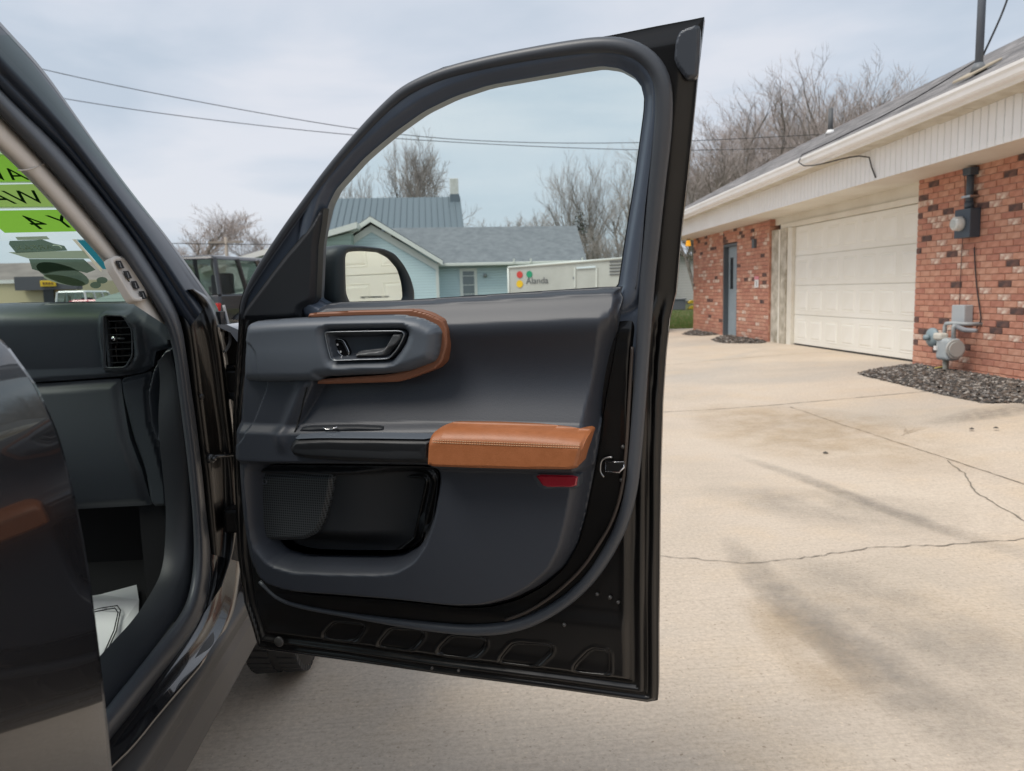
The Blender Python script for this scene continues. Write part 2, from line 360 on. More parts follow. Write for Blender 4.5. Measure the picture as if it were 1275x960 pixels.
def stain(name, px, wd, m, z=.05, zoff=.008):
    P = resample([tuple(onZ(x, y, z)[:2]) for x, y in px], 24, 2); T = np.gradient(P, axis=0); T /= np.linalg.norm(T, axis=1)[:, None]; Nn = np.stack([-T[:, 1], T[:, 0]], 1); V = []; uvs = []
    w_ = np.interp(np.linspace(0, 1, 24), np.linspace(0, 1, len(wd)), wd)
    for i in range(24):
        for k in range(5): q = P[i]+Nn[i]*(k/4-.5)*w_[i]; V.append((q[0], q[1], gz(q[0])+zoff)); uvs.append((k/4, i/23))
    F = [(i*5+k, i*5+k+1, (i+1)*5+k+1, (i+1)*5+k) for i in range(23) for k in range(4)]
    o = mk(name, V, F, m, drive, True); u = o.data.uv_layers.new(name='UVMap')
    for lp in o.data.loops: u.data[lp.index].uv = uvs[lp.vertex_index]
    return o
STD = stain_mat('tyre_black', (.22, .205, .185), .55, 11.); STL = stain_mat('damp_grey', (.30, .275, .24), .42, 4.); STW = stain_mat('rust_wash', (.48, .36, .22), .6, 3.5)
stain('tyre_mark', [(900, 665), (960, 735), (1010, 775), (1080, 825), (1150, 880), (1240, 930), (1330, 990)], [.10, .22, .26, .32, .45], STD, 0, .010)
stain('tyre_mark', [(905, 560), (1000, 590), (1090, 625), (1180, 655), (1240, 675), (1330, 700)], [.1, .16, .16, .2], STD, .03, .012)
stain('damp_stain', [(980, 690), (1060, 740), (1150, 800), (1260, 860), (1400, 930)], [.3, .7, .9, .9], STL, 0, .007)
stain('damp_stain', [(1140, 523), (1200, 520), (1260, 512), (1320, 508)], [.2, .5, .5], STD, .1, .009)
stain('damp_stain', [(870, 600), (960, 616), (1080, 632), (1220, 645)], [.4, .9, .9], STL, .03, .006)
stain('rust_stain', [(870, 500), (960, 520), (1080, 560), (1230, 560)], [.6, 2.0, 1.6], STW, .03, .005)
stain('rust_stain', [(930, 740), (1010, 800), (1080, 890)], [.2, .35, .3], STW, 0, .006)
for x, y in [(1028, 565), (1210, 535), (1240, 534)]:
    p = onZ(x, y, gz(onZ(x, y, .03)[0])); V = []; r = .02 if y < 600 else .008
    for k in range(9): V.append((p[0]+r*math.cos(k*.7)*random.uniform(.6, 1.3), p[1]+r*math.sin(k*.7), p[2]+random.uniform(.003, .3*r+.004)))
    bm_ = bmesh.new()
    for v in V+[(p[0], p[1], p[2]+r)]: bm_.verts.new(v)
    bmesh.ops.convex_hull(bm_, input=bm_.verts); me = bpy.data.meshes.new('pebble'); bm_.to_mesh(me); bm_.free(); me.materials.append(mat('pebble', (.08, .07, .06), .9))
    o = bpy.data.objects.new('pebble', me); COL.objects.link(o); o.parent = drive

# ================================================================== BRICK GARAGE BUILDING
WX = 6.3
gar = root('brick_garage', 'red brick garage with cream overhead door and grey shingled roof', 'garage', (WX, 10, 0))
def bm_col(name, rgb, lo, hi): return mat(name, rgb, .9, var=(9, lo, hi), bump=(60, .5, .003))
BR = [bm_col('brick_red', (.52, .24, .165), (.45, .195, .13), (.60, .30, .215)), bm_col('brick_rust', (.57, .29, .20), (.50, .24, .16), (.64, .36, .26)),
      bm_col('brick_deep', (.46, .20, .145), (.40, .165, .115), (.53, .25, .18)), mat('brick_black', (.07, .06, .06), .9, var=(9, (.05, .045, .048), (.22, .11, .085)), bump=(60, .5, .003)),
      mat('brick_whitewash', (.5, .32, .22), .9, var=(14, (.42, .17, .11), (.85, .74, .62)), bump=(60, .5, .003))]
MORTAR = mat('mortar', (.46, .28, .21), .95, bump=(150, .6, .004))
BH, BL, BG = .0762, .2100, .010
bmesh_cache = {}
def brick_mesh(length, k):
    key = (round(length, 3), k)
    if key not in bmesh_cache:
        b = MB(); h = (BH-BG)/2; c = .004; l2 = length/2
        b.v = [(0.02, -l2, -h), (0.02, l2, -h), (0.02, l2, h), (0.02, -l2, h), (-.008, -l2, -h), (-.008, l2, -h), (-.008, l2, h), (-.008, -l2, h), (-.012, -l2+c, -h+c), (-.012, l2-c, -h+c), (-.012, l2-c, h-c), (-.012, -l2+c, h-c)]
        b.f = [[8, 11, 10, 9]]+[[i, i+4, (i+1) % 4+4, (i+1) % 4] for i in range(4)]+[[i+4, i+8, (i+1) % 4+8, (i+1) % 4+4] for i in range(4)]
        me = bpy.data.meshes.new('brick'); me.from_pydata(b.v, [], b.f); me.materials.append(BR[k]); bmesh_cache[key] = me
    return bmesh_cache[key]
def pick(z):
    r = random.random(); dk = .11 if z > 2.1 else .04
    if r < dk: return 3
    if r < dk+.12: return 4
    return random.choice([0, 0, 0, 1, 1, 2])
def lay(y0, y1, z0, z1):
    L_ = []; n = int((z1-z0)/BH)
    for i in range(n):
        z = z0+(i+.5)*BH; y = y1-(0 if i % 2 else BL/2)
        if not i % 2: L_.append((y1-(BL/2-BG)/2, z, BL/2-BG))
        while y-BL > y0-1e-6: L_.append((y-(BL-BG)/2, z, BL-BG)); y -= BL
        if y-y0 > .03: L_.append(((y+y0)/2, z, y-y0-BG))
    return L_
right = lay(-1.0, 1.2, .10, 2.62)+lay(6.25, 9.96, .10, 2.62); left = lay(14.74, 16.42, .06, 2.56)+lay(17.29, 19.4, .06, 2.56)+lay(16.42, 17.29, 2.22, 2.56)
order = sorted([b for b in right if b[0] > 7.78], key=lambda b: b[0])
single = order[:298]; rest = order[298:]+[b for b in right if b[0] <= 7.78]+left
for y, z, l in single:
    o = bpy.data.objects.new('brick', brick_mesh(l, pick(z))); COL.objects.link(o); o.parent = gar; o.location = (random.uniform(-.002, .002), y-10, z)
sv, sf, smi = [], [], []
for y, z, l in rest:
    k = pick(z); me = brick_mesh(l, k); n = len(sv); sv += [(v.co.x+WX, v.co.y+y, v.co.z+z) for v in me.vertices]; sf += [[i+n for i in p.vertices] for p in me.polygons]; smi += [k]*len(me.polygons)
tag(mk('bricks', sv, sf, BR, gar, False, smi), kind='stuff')
b = MB().box((WX, -1, -.05), (WX+.2, 1.2, 2.75)).box((WX+.1, 1.2, 2.3), (WX+.2, 6.25, 2.75)).box((WX, 6.25, -.05), (WX+.2, 9.96, 2.75)).box((WX, 14.74, -.05), (WX+.2, 16.42, 2.75)).box((WX, 17.29, -.05), (WX+.2, 19.4, 2.75)).box((WX, 16.42, 2.22), (WX+.2, 17.29, 2.75)).box((WX+.2, 19.2, -.05), (13, 19.4, 2.9)).box((WX, -1.2, -.05), (13, -1, 2.9)).box((12.8, -1, -.05), (13, 19.2, 2.9))
b.build('wall', MORTAR, gar)
# brick returns beside the overhead door and the far corner
b = MB()
for i in range(33):
    z = .10+i*BH; b.box((WX-.008, 9.955, z+BG/2), (WX+.19, 9.968, z+BH-BG/2), random.choice([0, 1, 2, 0, 3, 4])); b.box((WX-.008, 14.73, z+BG/2), (WX+.19, 14.745, z+BH-BG/2), random.choice([0, 1, 2, 0, 2]))
tag(b.build('brick_return', BR, gar), kind='stuff')
CREAM = mat('cream_paint', (.77, .73, .64), .6, var=(1.5, (.69, .64, .55), (.80, .77, .69)), bump=(20, .08, .004))
DOORC = mat('door_cream', (.84, .815, .745), .5, var=(.9, (.80, .77, .69), (.87, .85, .79)))
WHITEV = mat('white_vinyl', (.88, .88, .88), .5, var=(2, (.84, .83, .82), (.90, .90, .90)))
STAINW = mat('weathered_board', (.58, .53, .44), .8, var=(5, (.30, .26, .19), (.68, .63, .54)))
GLINE = mat('door_seal', (.03, .03, .03), .8)
def overhead_door(y0, y1, parent, cols, extra=False):
    X = WX+.13; z0, z1 = .175, 2.31; gd = mk('garage_door', *(lambda m: (m.v, m.f))(MB().box((X+.004, y0, z0), (X+.04, y1, z1))), DOORC, parent, False)
    h = (z1-z0)/4; cw = (y1-y0-.08)/cols
    for r in range(4):
        s = MB().box((X-.012, y0, z0+r*h+.005), (X+.004, y1, z0+(r+1)*h-.005)).build('door_section', DOORC, gd); bevel(s, .004)
    pm = None
    for r in range(4):
        for c in range(cols):
            yc = y0+.04+(c+.5)*cw; zc = z0+(r+.5)*h
            if pm is None:
                a, bb = cw/2-.07, h/2-.085; V = []
                for k, (ins, xo) in enumerate([(0, .002), (.008, -.006), (.022, -.0012), (.05, -.010)]):
                    V += [(xo, -a+ins, -bb+ins), (xo, a-ins, -bb+ins), (xo, a-ins, bb-ins), (xo, -a+ins, bb-ins)]
                F = [[k*4+i, (k+1)*4+i, (k+1)*4+(i+1) % 4, k*4+(i+1) % 4] for k in range(3) for i in range(4)]+[[12, 15, 14, 13]]
                pm = bpy.data.meshes.new('panel'); pm.from_pydata(V, [], F); pm.materials.append(DOORC)
            o = bpy.data.objects.new('panel', pm); COL.objects.link(o); o.parent = gd; o.location = Vector((X-.012, yc, zc))-worig(gd)
    MB().box((X-.005, y0, z0-.035), (X+.04, y1, z0-.002)).build('bottom_seal', GLINE, gd)
    return gd
overhead_door(9.99, 13.87, gar, 7)
overhead_door(1.2, 6.6-.35, gar, 9)
b = MB().box((WX+.06, 9.97, 2.315), (WX+.17, 14.4, 2.40)).box((WX+.1, 9.97, 2.403), (WX+.17, 14.73, 2.72)).box((WX+.05, 13.875, .13), (WX+.17, 14.06, 2.312))
bevel(b.build('door_trim', CREAM, gar), .006)
bevel(MB().box((WX+.03, 14.065, .10), (WX+.15, 14.725, 2.312)).build('jamb_board', STAINW, gar), .004)
bevel(MB().box((WX+.012, 14.3, .10), (WX+.028, 14.36, 2.3)).build('jamb_batten', CREAM, gar), .003)
# entrance door, recessed
BLUED = mat('blue_grey_door', (.30, .36, .40), .45, var=(3, (.27, .33, .37), (.34, .40, .44))); DKF = mat('dark_frame', (.10, .115, .13), .5)
ed = MB().box((WX+.11, 16.47, .16), (WX+.15, 17.24, 2.14)).build('entrance_door', BLUED, gar)
b = MB().box((WX+.0, 17.24, .13), (WX+.16, 17.285, 2.2)).box((WX, 16.425, .13), (WX+.16, 16.47, 2.2)).box((WX, 16.47, 2.142), (WX+.16, 17.24, 2.2)); bevel(b.build('frame', DKF, ed), .004)
MB().box((WX+.105, 16.95, 1.2), (WX+.109, 17.12, 1.9)).build('door_glass', mat('dark_glass', (.03, .035, .04), .08), ed)
MB().disc((WX+.07, 16.56, 1.06), (1, 0, 0), .03, .05).cyl((WX+.06, 16.56, 1.06), (WX+.12, 16.56, 1.06), .012).build('door_knob', CHROME, ed, True)
MB().box((WX-.06, 16.44, .06), (WX+.12, 17.27, .14)).build('threshold', CONC, ed)
# wall light, sign
MB().box((WX-.07, 15.35, 2.02), (WX-.013, 15.47, 2.2)).build('wall_lamp', DKF, gar)
sg = root('warning_sign', 'small white and pink notice on the brick beside the entrance door', 'sign', (WX-.02, 15.3, 1.3))
bevel(MB().box((WX-.022, 15.22, 1.22), (WX-.014, 15.42, 1.38)).build('plate', mat('sign_white', (.8, .78, .76), .5), sg), .002)
MB().box((WX-.024, 15.215, 1.383), (WX-.014, 15.425, 1.45)).build('header', mat('sign_pink', (.75, .28, .32), .5), sg)
MB().box((WX-.0235, 15.30, 1.25), (WX-.0225, 15.33, 1.35)).build('print', mat('sign_grey', (.3, .3, .3), .6), sg)
# eave: soffit, hanging panel of vertical strips, gutter, roof   (lines sag slightly to the far end as they do in the photo)
def zl(near, far): return lambda y: near+(far-near)*(y-7.27)/(18.0-7.27)
zb = zl(2.62, 2.49); zt = zl(3.02, 2.78); zg = zl(3.10, 2.80); PX = 5.6; GX = 5.22; YN, YF = -1.4, 19.75
def plank(x0, x1, za, zb_, m=None, ya=YN, yb=YF): # bar along Y between z functions
    return [(x0, ya, za(ya)), (x1, ya, za(ya)), (x1, yb, za(yb)), (x0, yb, za(yb))], [(x0, ya, zb_(ya)), (x1, ya, zb_(ya)), (x1, yb, zb_(yb)), (x0, yb, zb_(yb))]
b = MB(); b.hexa(*plank(PX+.012, 7.2, lambda y: zb(y)+.0, lambda y: zb(y)+.05)); b.build('soffit', CREAM, gar)
b = MB(); b.hexa(*plank(PX+.004, PX+.03, lambda y: zb(y)+.05, lambda y: zt(y)+.06)); b.build('panel_backing', GLINE, gar)
stripm = None; n = 0
yy = YN
while yy < YF:
    w_ = .117; zb0, zt0 = zb(yy+w_/2)-.012, zt(yy+w_/2)+.05
    b = MB(); c = .008
    b.v = [(PX+.006, yy+.003, zb0), (PX-.006, yy+.003+c, zb0), (PX-.006, yy+w_-c-.003, zb0), (PX+.006, yy+w_-.003, zb0), (PX+.006, yy+.003, zt0), (PX-.006, yy+.003+c, zt0), (PX-.006, yy+w_-c-.003, zt0), (PX+.006, yy+w_-.003, zt0)]
    b.f = [(0, 1, 5, 4), (1, 2, 6, 5), (2, 3, 7, 6), (0, 3, 2, 1), (4, 5, 6, 7)]; b.m = [0]*5
    b.build('siding_strip', WHITEV, gar); yy += w_; n += 1
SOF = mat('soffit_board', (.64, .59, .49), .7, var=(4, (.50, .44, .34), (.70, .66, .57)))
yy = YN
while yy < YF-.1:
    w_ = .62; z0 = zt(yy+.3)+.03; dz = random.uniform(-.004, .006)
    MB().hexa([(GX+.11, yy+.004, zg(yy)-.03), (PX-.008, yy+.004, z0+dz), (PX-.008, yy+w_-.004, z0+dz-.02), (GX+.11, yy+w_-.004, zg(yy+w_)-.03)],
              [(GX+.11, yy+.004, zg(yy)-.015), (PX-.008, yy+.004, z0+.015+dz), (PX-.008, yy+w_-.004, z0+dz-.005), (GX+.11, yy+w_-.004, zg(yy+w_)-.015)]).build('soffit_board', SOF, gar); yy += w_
# gutter profile swept along the eave
prof = [(.10, .0), (.02, -.0), (-.0, .02), (-.012, .06), (-.03, .085), (-.034, .115), (-.022, .12), (-.018, .10), (.0, .08), (.10, .08)]
V = []; ys = [YN, 2, 7.27, 11, 15, YF]
for y in ys: V += [(GX+x, y, zg(y)+z-.02) for x, z in prof]
n = len(prof); F = [(i*n+k, i*n+k+1, (i+1)*n+k+1, (i+1)*n+k) for i in range(len(ys)-1) for k in range(n-1)]
mk('gutter', V, F, mat('gutter_white', (.89, .89, .90), .4, var=(3, (.84, .83, .82), (.91, .91, .92))), gar, False)
b = MB(); b.hexa(*plank(GX+.10, GX+.125, lambda y: zg(y)-.05, lambda y: zg(y)+.08)); b.build('fascia_board', WHITEV, gar)
def shingle_mat():
    m = bpy.data.materials.new('shingles'); m.use_nodes = True; t = m.node_tree; b = t.nodes['Principled BSDF']; l = t.links.new; b.inputs['Roughness'].default_value = .95; b.inputs['Specular IOR Level'].default_value = .2
    co = N(t, 'ShaderNodeTexCoord'); mp_ = N(t, 'ShaderNodeMapping'); mp_.inputs['Rotation'].default_value = (0, 0, math.pi/2); l(co.outputs['UV'], mp_.inputs[0])
    bk = N(t, 'ShaderNodeTexBrick'); bk.inputs['Scale'].default_value = 1; bk.inputs['Brick Width'].default_value = .3; bk.inputs['Row Height'].default_value = .14; bk.inputs['Mortar Size'].default_value = .008; bk.inputs['Bias'].default_value = 0
    bk.inputs['Color1'].default_value = (.14, .135, .135, 1); bk.inputs['Color2'].default_value = (.30, .285, .28, 1); bk.inputs['Mortar'].default_value = (.09, .085, .085, 1); l(co.outputs['UV'], bk.inputs[0])
    n = N(t, 'ShaderNodeTexNoise'); n.inputs['Scale'].default_value = 1.2; n.inputs['Detail'].default_value = 8; l(co.outputs['Object'], n.inputs[0])
    x = N(t, 'ShaderNodeMix', data_type='RGBA', blend_type='OVERLAY'); x.inputs[0].default_value = .5; l(bk.outputs[0], x.inputs[6]); l(n.outputs[0], x.inputs[7]); l(x.outputs[2], b.inputs['Base Color'])
    bp = N(t, 'ShaderNodeBump'); bp.inputs['Strength'].default_value = .8; bp.inputs['Distance'].default_value = .01; l(bk.outputs[0], bp.inputs['Height']); l(bp.outputs[0], b.inputs['Normal']); return m
SHING = shingle_mat()
def roof_sheet(name, a, bpt, c, d, m, parent, th=.05):
    """quad a-b (eave) c-d (ridge) with metre UVs"""
    a, bpt, c, d = map(np.array, (a, bpt, c, d)); nrm = np.cross(bpt-a, d-a); nrm = nrm/np.linalg.norm(nrm); nrm = nrm if nrm[2] > 0 else -nrm
    V = [a, bpt, c, d, a-nrm*th, bpt-nrm*th, c-nrm*th, d-nrm*th]; o = mk(name, V, [(0, 1, 2, 3), (7, 6, 5, 4), (0, 4, 5, 1), (1, 5, 6, 2), (2, 6, 7, 3), (3, 7, 4, 0)], m, parent, False)
    u = o.data.uv_layers.new(name='UVMap'); e1 = (bpt-a)/np.linalg.norm(bpt-a); e2 = np.cross(nrm, e1)
    for lp in o.data.loops: p = V[lp.vertex_index]-a; u.data[lp.index].uv = (p@e1, p@e2)
    return o
RX = 9.3; zr = lambda y: 5.16-.03*(y-10)
roof_sheet('roof', (GX+.03, YN, zg(YN)+.10), (GX+.03, YF+.15, zg(YF)+.10), (RX, YF+.15, zr(YF)), (RX, YN, zr(YN)), SHING, gar)
roof_sheet('roof', (13.4, YN, 3.1), (13.4, YF+.15, 2.9), (RX, YF+.15, zr(YF)-.003), (RX, YN, zr(YN)-.003), SHING, gar)
MB().prism([(GX+.2, YF-.3, zg(YF)), (13.2, YF-.3, 2.85), (RX, YF-.3, zr(YF)-.08)], (0, .1, 0)).build('gable', WHITEV, gar)
MB().prism([(GX+.2, YN+.3, zg(YN)), (13.2, YN+.3, 2.95), (RX, YN+.3, zr(YN)-.08)], (0, .1, 0)).build('gable', WHITEV, gar)
def roofz(x, y): t = (x-GX)/(RX-GX); return (zg(y)+.1)*(1-t)+zr(y)*t
# vents and the service mast on the roof
VENT = mat('vent_grey', (.16, .17, .18), .5)
p = onX(1034, 157, 8.2); y = p[1]; z = roofz(8.2, y)
MB().cyl((8.2, y, z-.05), (8.2, y, z+.5), .05, 14).build('vent_pipe', mat('vent_dark', (.10, .105, .11), .6), gar, True)
MB().cyl((8.2, y, z-.03), (8.2, y, z+.06), .11, 14, r2=.06).build('vent_collar', WHITEV, gar, True)
mx_, my_ = 6.0, onX(1219, 78, 6.0)[1]; mz = roofz(mx_, my_)
MB().cyl((mx_, my_, mz-.1), (mx_, my_, mz+1.9), .042, 16).build('service_mast', mat('mast_grey', (.13, .145, .17), .45), gar, True)
bevel(MB().prism([(mx_-.2, my_-.16, roofz(mx_-.2, my_)+.012), (mx_+.16, my_-.16, roofz(mx_+.16, my_)+.012), (mx_+.16, my_+.16, roofz(mx_+.16, my_)+.012), (mx_-.2, my_+.16, roofz(mx_-.2, my_)+.012)], (0, 0, .03)).build('mast_flashing', mat('flashing', (.42, .36, .27), .7), gar), .01)
MB().cyl((mx_, my_, mz), (mx_, my_, mz+.1), .09, 16, r2=.05).build('mast_boot', VENT, gar, True)
WIRE = mat('wire_black', (.03, .03, .032), .6)
def wire(name, pts, r, parent=None, m=WIRE): return MB().tube(resample(pts, 30, 3), r, 6).build(name, m, parent, True)
wire('roof_cable', [(mx_, my_+.02, mz+.14), (mx_-.1, my_+1.2, roofz(mx_-.1, my_+1.2)+.02), (GX+.2, my_+2.6, roofz(GX+.2, my_+2.6)+.015), (GX-.06, my_+2.7, zg(my_+2.7)+.13), (GX-.08, my_+2.5, zg(my_+2.5)-.1), (PX-.03, my_+1.4, zt(my_+1.4)+.0), (PX-.03, my_+1.38, zb(my_+1.4)+.1), (PX-.02, my_+1.3, zb(my_)+.0)], .009, gar)
wire('service_drop', [(mx_, my_, mz+1.8), (mx_+.35, my_-.1, mz+1.5), (mx_+.3, my_-.05, mz+.8), (mx_+.08, my_+.05, mz+.2)], .011, gar)
# lamps of the second bay (seen in the car's mirror)
b = MB().box((5.75, 3.1, zb(3)-.05), (6.0, 3.9, zb(3)-.004)); b.build('soffit_lamp', mat('lamp_lit', (1, .97, .9), .5, emit=5), gar)
AMB = root('amber_lamp', 'orange bug lamp under the eave at the far brick corner', 'lamp', (6.2, 19.35, 2.4))
MB().cyl((6.12, 19.3, 2.30), (6.12, 19.3, 2.44), .07, 12, r2=.05).build('globe', mat('amber', (.9, .42, .03), .3, emit=.4), AMB, True)
MB().cyl((6.12, 19.3, 2.442), (6.12, 19.3, 2.50), .045, 10).build('socket', DKF, AMB, True)

# mulch beds at the foot of the wall
def mulch_bed(name, px, z, n, label):
    P = np.array([onZ(x, y, z)[:2] for x, y in px]); P = chaikin(P, 2); lo, hi = P.min(0), P.max(0); b = MB(); cnt = 0; C0 = P.mean(0)
    b.add([(C0[0], C0[1], gz(C0[0])+.012)]+[(q[0], q[1], gz(q[0])+.006) for q in P], [(0, i+1, (i+1) % len(P)+1) for i in range(len(P))], 3)
    Q = lo+(hi-lo)*rng.random((n*4, 2)); S_ = closest(Q, P)[0]; k_ = S_ > -.02
    for q, s in zip(Q[k_][:n], S_[k_][:n]):
        r = random.uniform(.006, .019); zz = gz(q[0])+min(.022, max(0, s)*.15)+random.uniform(0, .015); a = random.uniform(0, 6.28); ca, sa = math.cos(a), math.sin(a); l_, w_, t_ = r*random.uniform(1, 2.2), r, r*random.uniform(.3, .7)
        pts = [(-l_, -w_*.6, 0), (l_, -w_, 0), (l_*.8, w_, .0), (-l_*.8, w_*.8, 0), (-l_*.5, 0, t_*1.6), (l_*.5, 0, t_)]
        tl = random.gauss(0, .3)
        b.add([(q[0]+x*ca-y*sa, q[1]+x*sa+y*ca, zz+z_+x*tl) for x, y, z_ in pts], [(0, 1, 5, 4), (1, 2, 5), (2, 3, 4, 5), (3, 0, 4)], random.choice([0, 0, 0, 1, 2, 2, 4]))
    return tag(b.build(name, [mat('mulch_dark', (.065, .058, .053), .95), mat('mulch_grey', (.17, .155, .145), .95), mat('mulch_brown', (.13, .10, .08), .95), mat('soil', (.13, .115, .10), .98), mat('mulch_pale', (.34, .31, .28), .95)]), label, 'mulch', kind='stuff')
mulch_bed('mulch_bed', [(1066, 466), (1105, 461), (1140, 457), (1290, 482), (1420, 520), (1400, 540), (1290, 503), (1225, 502), (1180, 493), (1120, 478)], .12, 11000, 'dark grey mulch bed under the gas meter at the brick wall')
mulch_bed('mulch_bed', [(885, 426), (905, 420), (955, 428), (950, 431), (900, 430)], .10, 1500, 'small dark mulch patch between entrance door and overhead door')
mulch_bed('mulch_bed', [(848, 419), (865, 413), (899, 419), (875, 421)], .10, 1200, 'small dark mulch patch at the far corner of the brick wall')

# electric meter
def W(x, y, off=0): return onX(x, y, WX-.012-off)
em = root('electric_meter', 'dark electric meter box with round glass dial and conduit on brick wall', 'meter', tuple(W(1212, 278)))
MBX = mat('meter_box', (.055, .075, .10), .45)
p = W(1212, 278); py_, pz_ = p[1], p[2]
bevel(MB().box((WX-.15, py_-.13, pz_-.17), (WX-.014, py_+.15, pz_+.17)).build('box', MBX, em), .008)
MB().tube([(WX-.15, py_+.03, pz_+.0), (WX-.17, py_+.03, pz_), (WX-.235, py_+.03, pz_), (WX-.25, py_+.03, pz_)], [.088, .088, .08, .06], 24).build('dial_glass', mat('meter_glass', (.62, .64, .62), .12, coat=.5), em, True)
MB().disc((WX-.252, py_+.03, pz_), (1, 0, 0), .05, .004).build('dial', mat('dial', (.45, .47, .45), .4), em)
zt_ = zb(py_)-.02
MB().cyl((WX-.075, py_, pz_+.17), (WX-.075, py_, zt_), .042, 16).cyl((WX-.075, py_, pz_+.17), (WX-.075, py_, pz_+.25), .052, 16).build('conduit', MBX, em, True)
bevel(MB().box((WX-.13, py_-.07, zt_-.09), (WX-.02, py_+.07, zt_-.0)).build('conduit_head', MBX, em), .01)
MB().box((WX-.125, py_-.08, pz_+.30), (WX-.014, py_+.08, pz_+.325)).build('strap', STEEL, em)
wire('ground_wire', [W(1213, 308, .02), W(1215, 350, .02), W(1220, 385, .02), W(1222, 400, .02), W(1216, 408, .03)], .008, em)
wire('thin_wire', [W(1194, 205, .01), W(1202, 215, .02), W(1201, 262, .02), W(1197, 320, .02), W(1194, 395, .02)], .004, em)
# gas meter
gm_ = root('gas_meter', 'grey gas meter with round regulator and small box above dark mulch', 'meter', tuple(W(1180, 440)))
GREY = mat('meter_grey', (.36, .40, .42), .5, var=(8, (.31, .35, .37), (.42, .45, .46))); ALU = mat('alu_cream', (.58, .56, .50), .5)
q = W(1182, 434, .25); gx = WX-.27; gy, gzc = q[1], q[2]
def rbox(x0, x1, y0, y1, z0, z1, name, m, par, bw): return bevel(MB().box((x0, y0, z0), (x1, y1, z1)).build(name, m, par), bw, 4)
rbox(gx-.10, gx+.08, gy-.13, gy+.12, gzc-.14, gzc+.13, 'body', GREY, gm_, .045)
MB().disc((gx-.01, gy-.135, gzc-.0), (0, 1, 0), .115, .03, 24).disc((gx-.01, gy-.15, gzc), (0, 1, 0), .09, .03, 24).build('side_cover', mat('cover_grey', (.42, .42, .40), .5), gm_)
rbox(gx-.12, gx+.0, gy-.0, gy+.15, gzc+.10, gzc+.19, 'index_cover', ALU, gm_, .03)
MB().box((gx-.122, gy+.06, gzc-.02), (gx-.101, gy+.11, gzc+.03)).build('label_plate', mat('sign_white', (.8, .78, .76), .5), gm_)
MB().tube([(gx-.0, gy-.08, gzc+.12), (gx, gy-.08, gzc+.26), (gx, gy-.10, gzc+.29)], .026, 12).tube([(gx, gy+.09, gzc+.12), (gx, gy+.09, gzc+.26), (gx, gy+.07, gzc+.30), (gx, gy-.05, gzc+.31), (gx+.1, gy-.15, gzc+.30), (WX, gy-.2, gzc+.30)], .022, 12).build('pipe', GREY, gm_, True)
MB().tube([(gx+.02, gy-.1, gzc+.27), (gx+.04, gy-.22, gzc+.235), (gx+.04, gy-.42, gzc+.235)], [.03, .028, .024], 12).build('valve_stub', mat('stub', (.26, .27, .29), .5), gm_, True)
MB().tube([(gx+.06, gy+.12, gzc-.3), (gx+.06, gy+.12, gzc-.16)], .03, 12).build('riser', GREY, gm_, True)
MB().cyl((gx-.02, gy+.02, gzc-.14), (gx-.02, gy+.02, gzc-.34), .03, 10).build('stand', mat('stand', (.28, .28, .24), .7), gm_, True)
ry = gy+.30
MB().tube([(gx-.06, ry, gzc+.12), (gx-.035, ry, gzc+.12), (gx-.02, ry, gzc+.12), (gx+.0, ry, gzc+.12), (gx+.02, ry, gzc+.12)], [.06, .115, .12, .12, .07], 24).build('regulator', mat('regulator', (.25, .32, .35), .5), gm_, True)
MB().cyl((gx-.06, ry, gzc+.12), (gx-.12, ry, gzc+.12), .035, 14).build('regulator_cap', mat('regulator', (.25, .32, .35)), gm_, True)
MB().cyl((gx, ry, gzc+.12), (gx, gy+.1, gzc+.13), .022, 10).build('pipe', GREY, gm_, True)
q2 = W(1198, 392, .06)
rbox(WX-.13, WX-.014, q2[1]-.12, q2[1]+.12, q2[2]-.13, q2[2]+.12, 'junction_box', mat('box_grey', (.43, .46, .48), .5), gm_, .012)
wire('yellow_tracer_wire', [(gx-.05, gy+.32, .19), (gx-.1, gy+.22, .16), (gx-.03, gy+.14, .20), (gx+.02, gy+.08, .22)], .008, gm_, mat('yellow_wire', (.62, .48, .10), .5))

# ================================================================== THE CAR
car = root('car', 'black SUV with its front passenger door wide open', 'car', (-1.34, 1.0, 0))
# ---------------- front door: steel shell
door_sil = [(322, 807), (440, 823), (560, 841), (700, 859), (806, 874), (819, 872), (820, 850), (820, 785), (821, 700), (822, 600), (825, 500), (829, 440), (834, 395), (842, 362), (848, 290), (856, 220), (863, 150), (870, 80), (877, 21),
            (860, 24.5), (820, 32), (760, 44), (700, 54), (640, 63), (596, 72.5), (552, 83.5), (519, 98), (497, 111), (475, 131), (448, 160), (420, 194), (407, 208), (380, 247), (357, 278), (337, 308), (320, 336), (303, 363), (298, 380),
            (297, 400), (294, 440), (290, 520), (291, 580), (296, 690), (304, 750), (314, 780)]
SIL = Dts(door_sil, 0)
glass_px = [(392, 378), (394, 330), (395, 305), (399, 280), (405, 255), (415, 235), (431, 217), (448, 198), (466, 182), (490, 162), (525, 137), (563, 118.5), (607, 104), (661, 94.5), (715, 85), (748, 80), (770, 83), (788, 93), (798, 106), (802, 122), (801, 140), (795, 185), (788, 235), (779, 290), (770, 352), (768, 358), (600, 368), (480, 376)]
GLO = chaikin(Dts(glass_px, .03), 1)
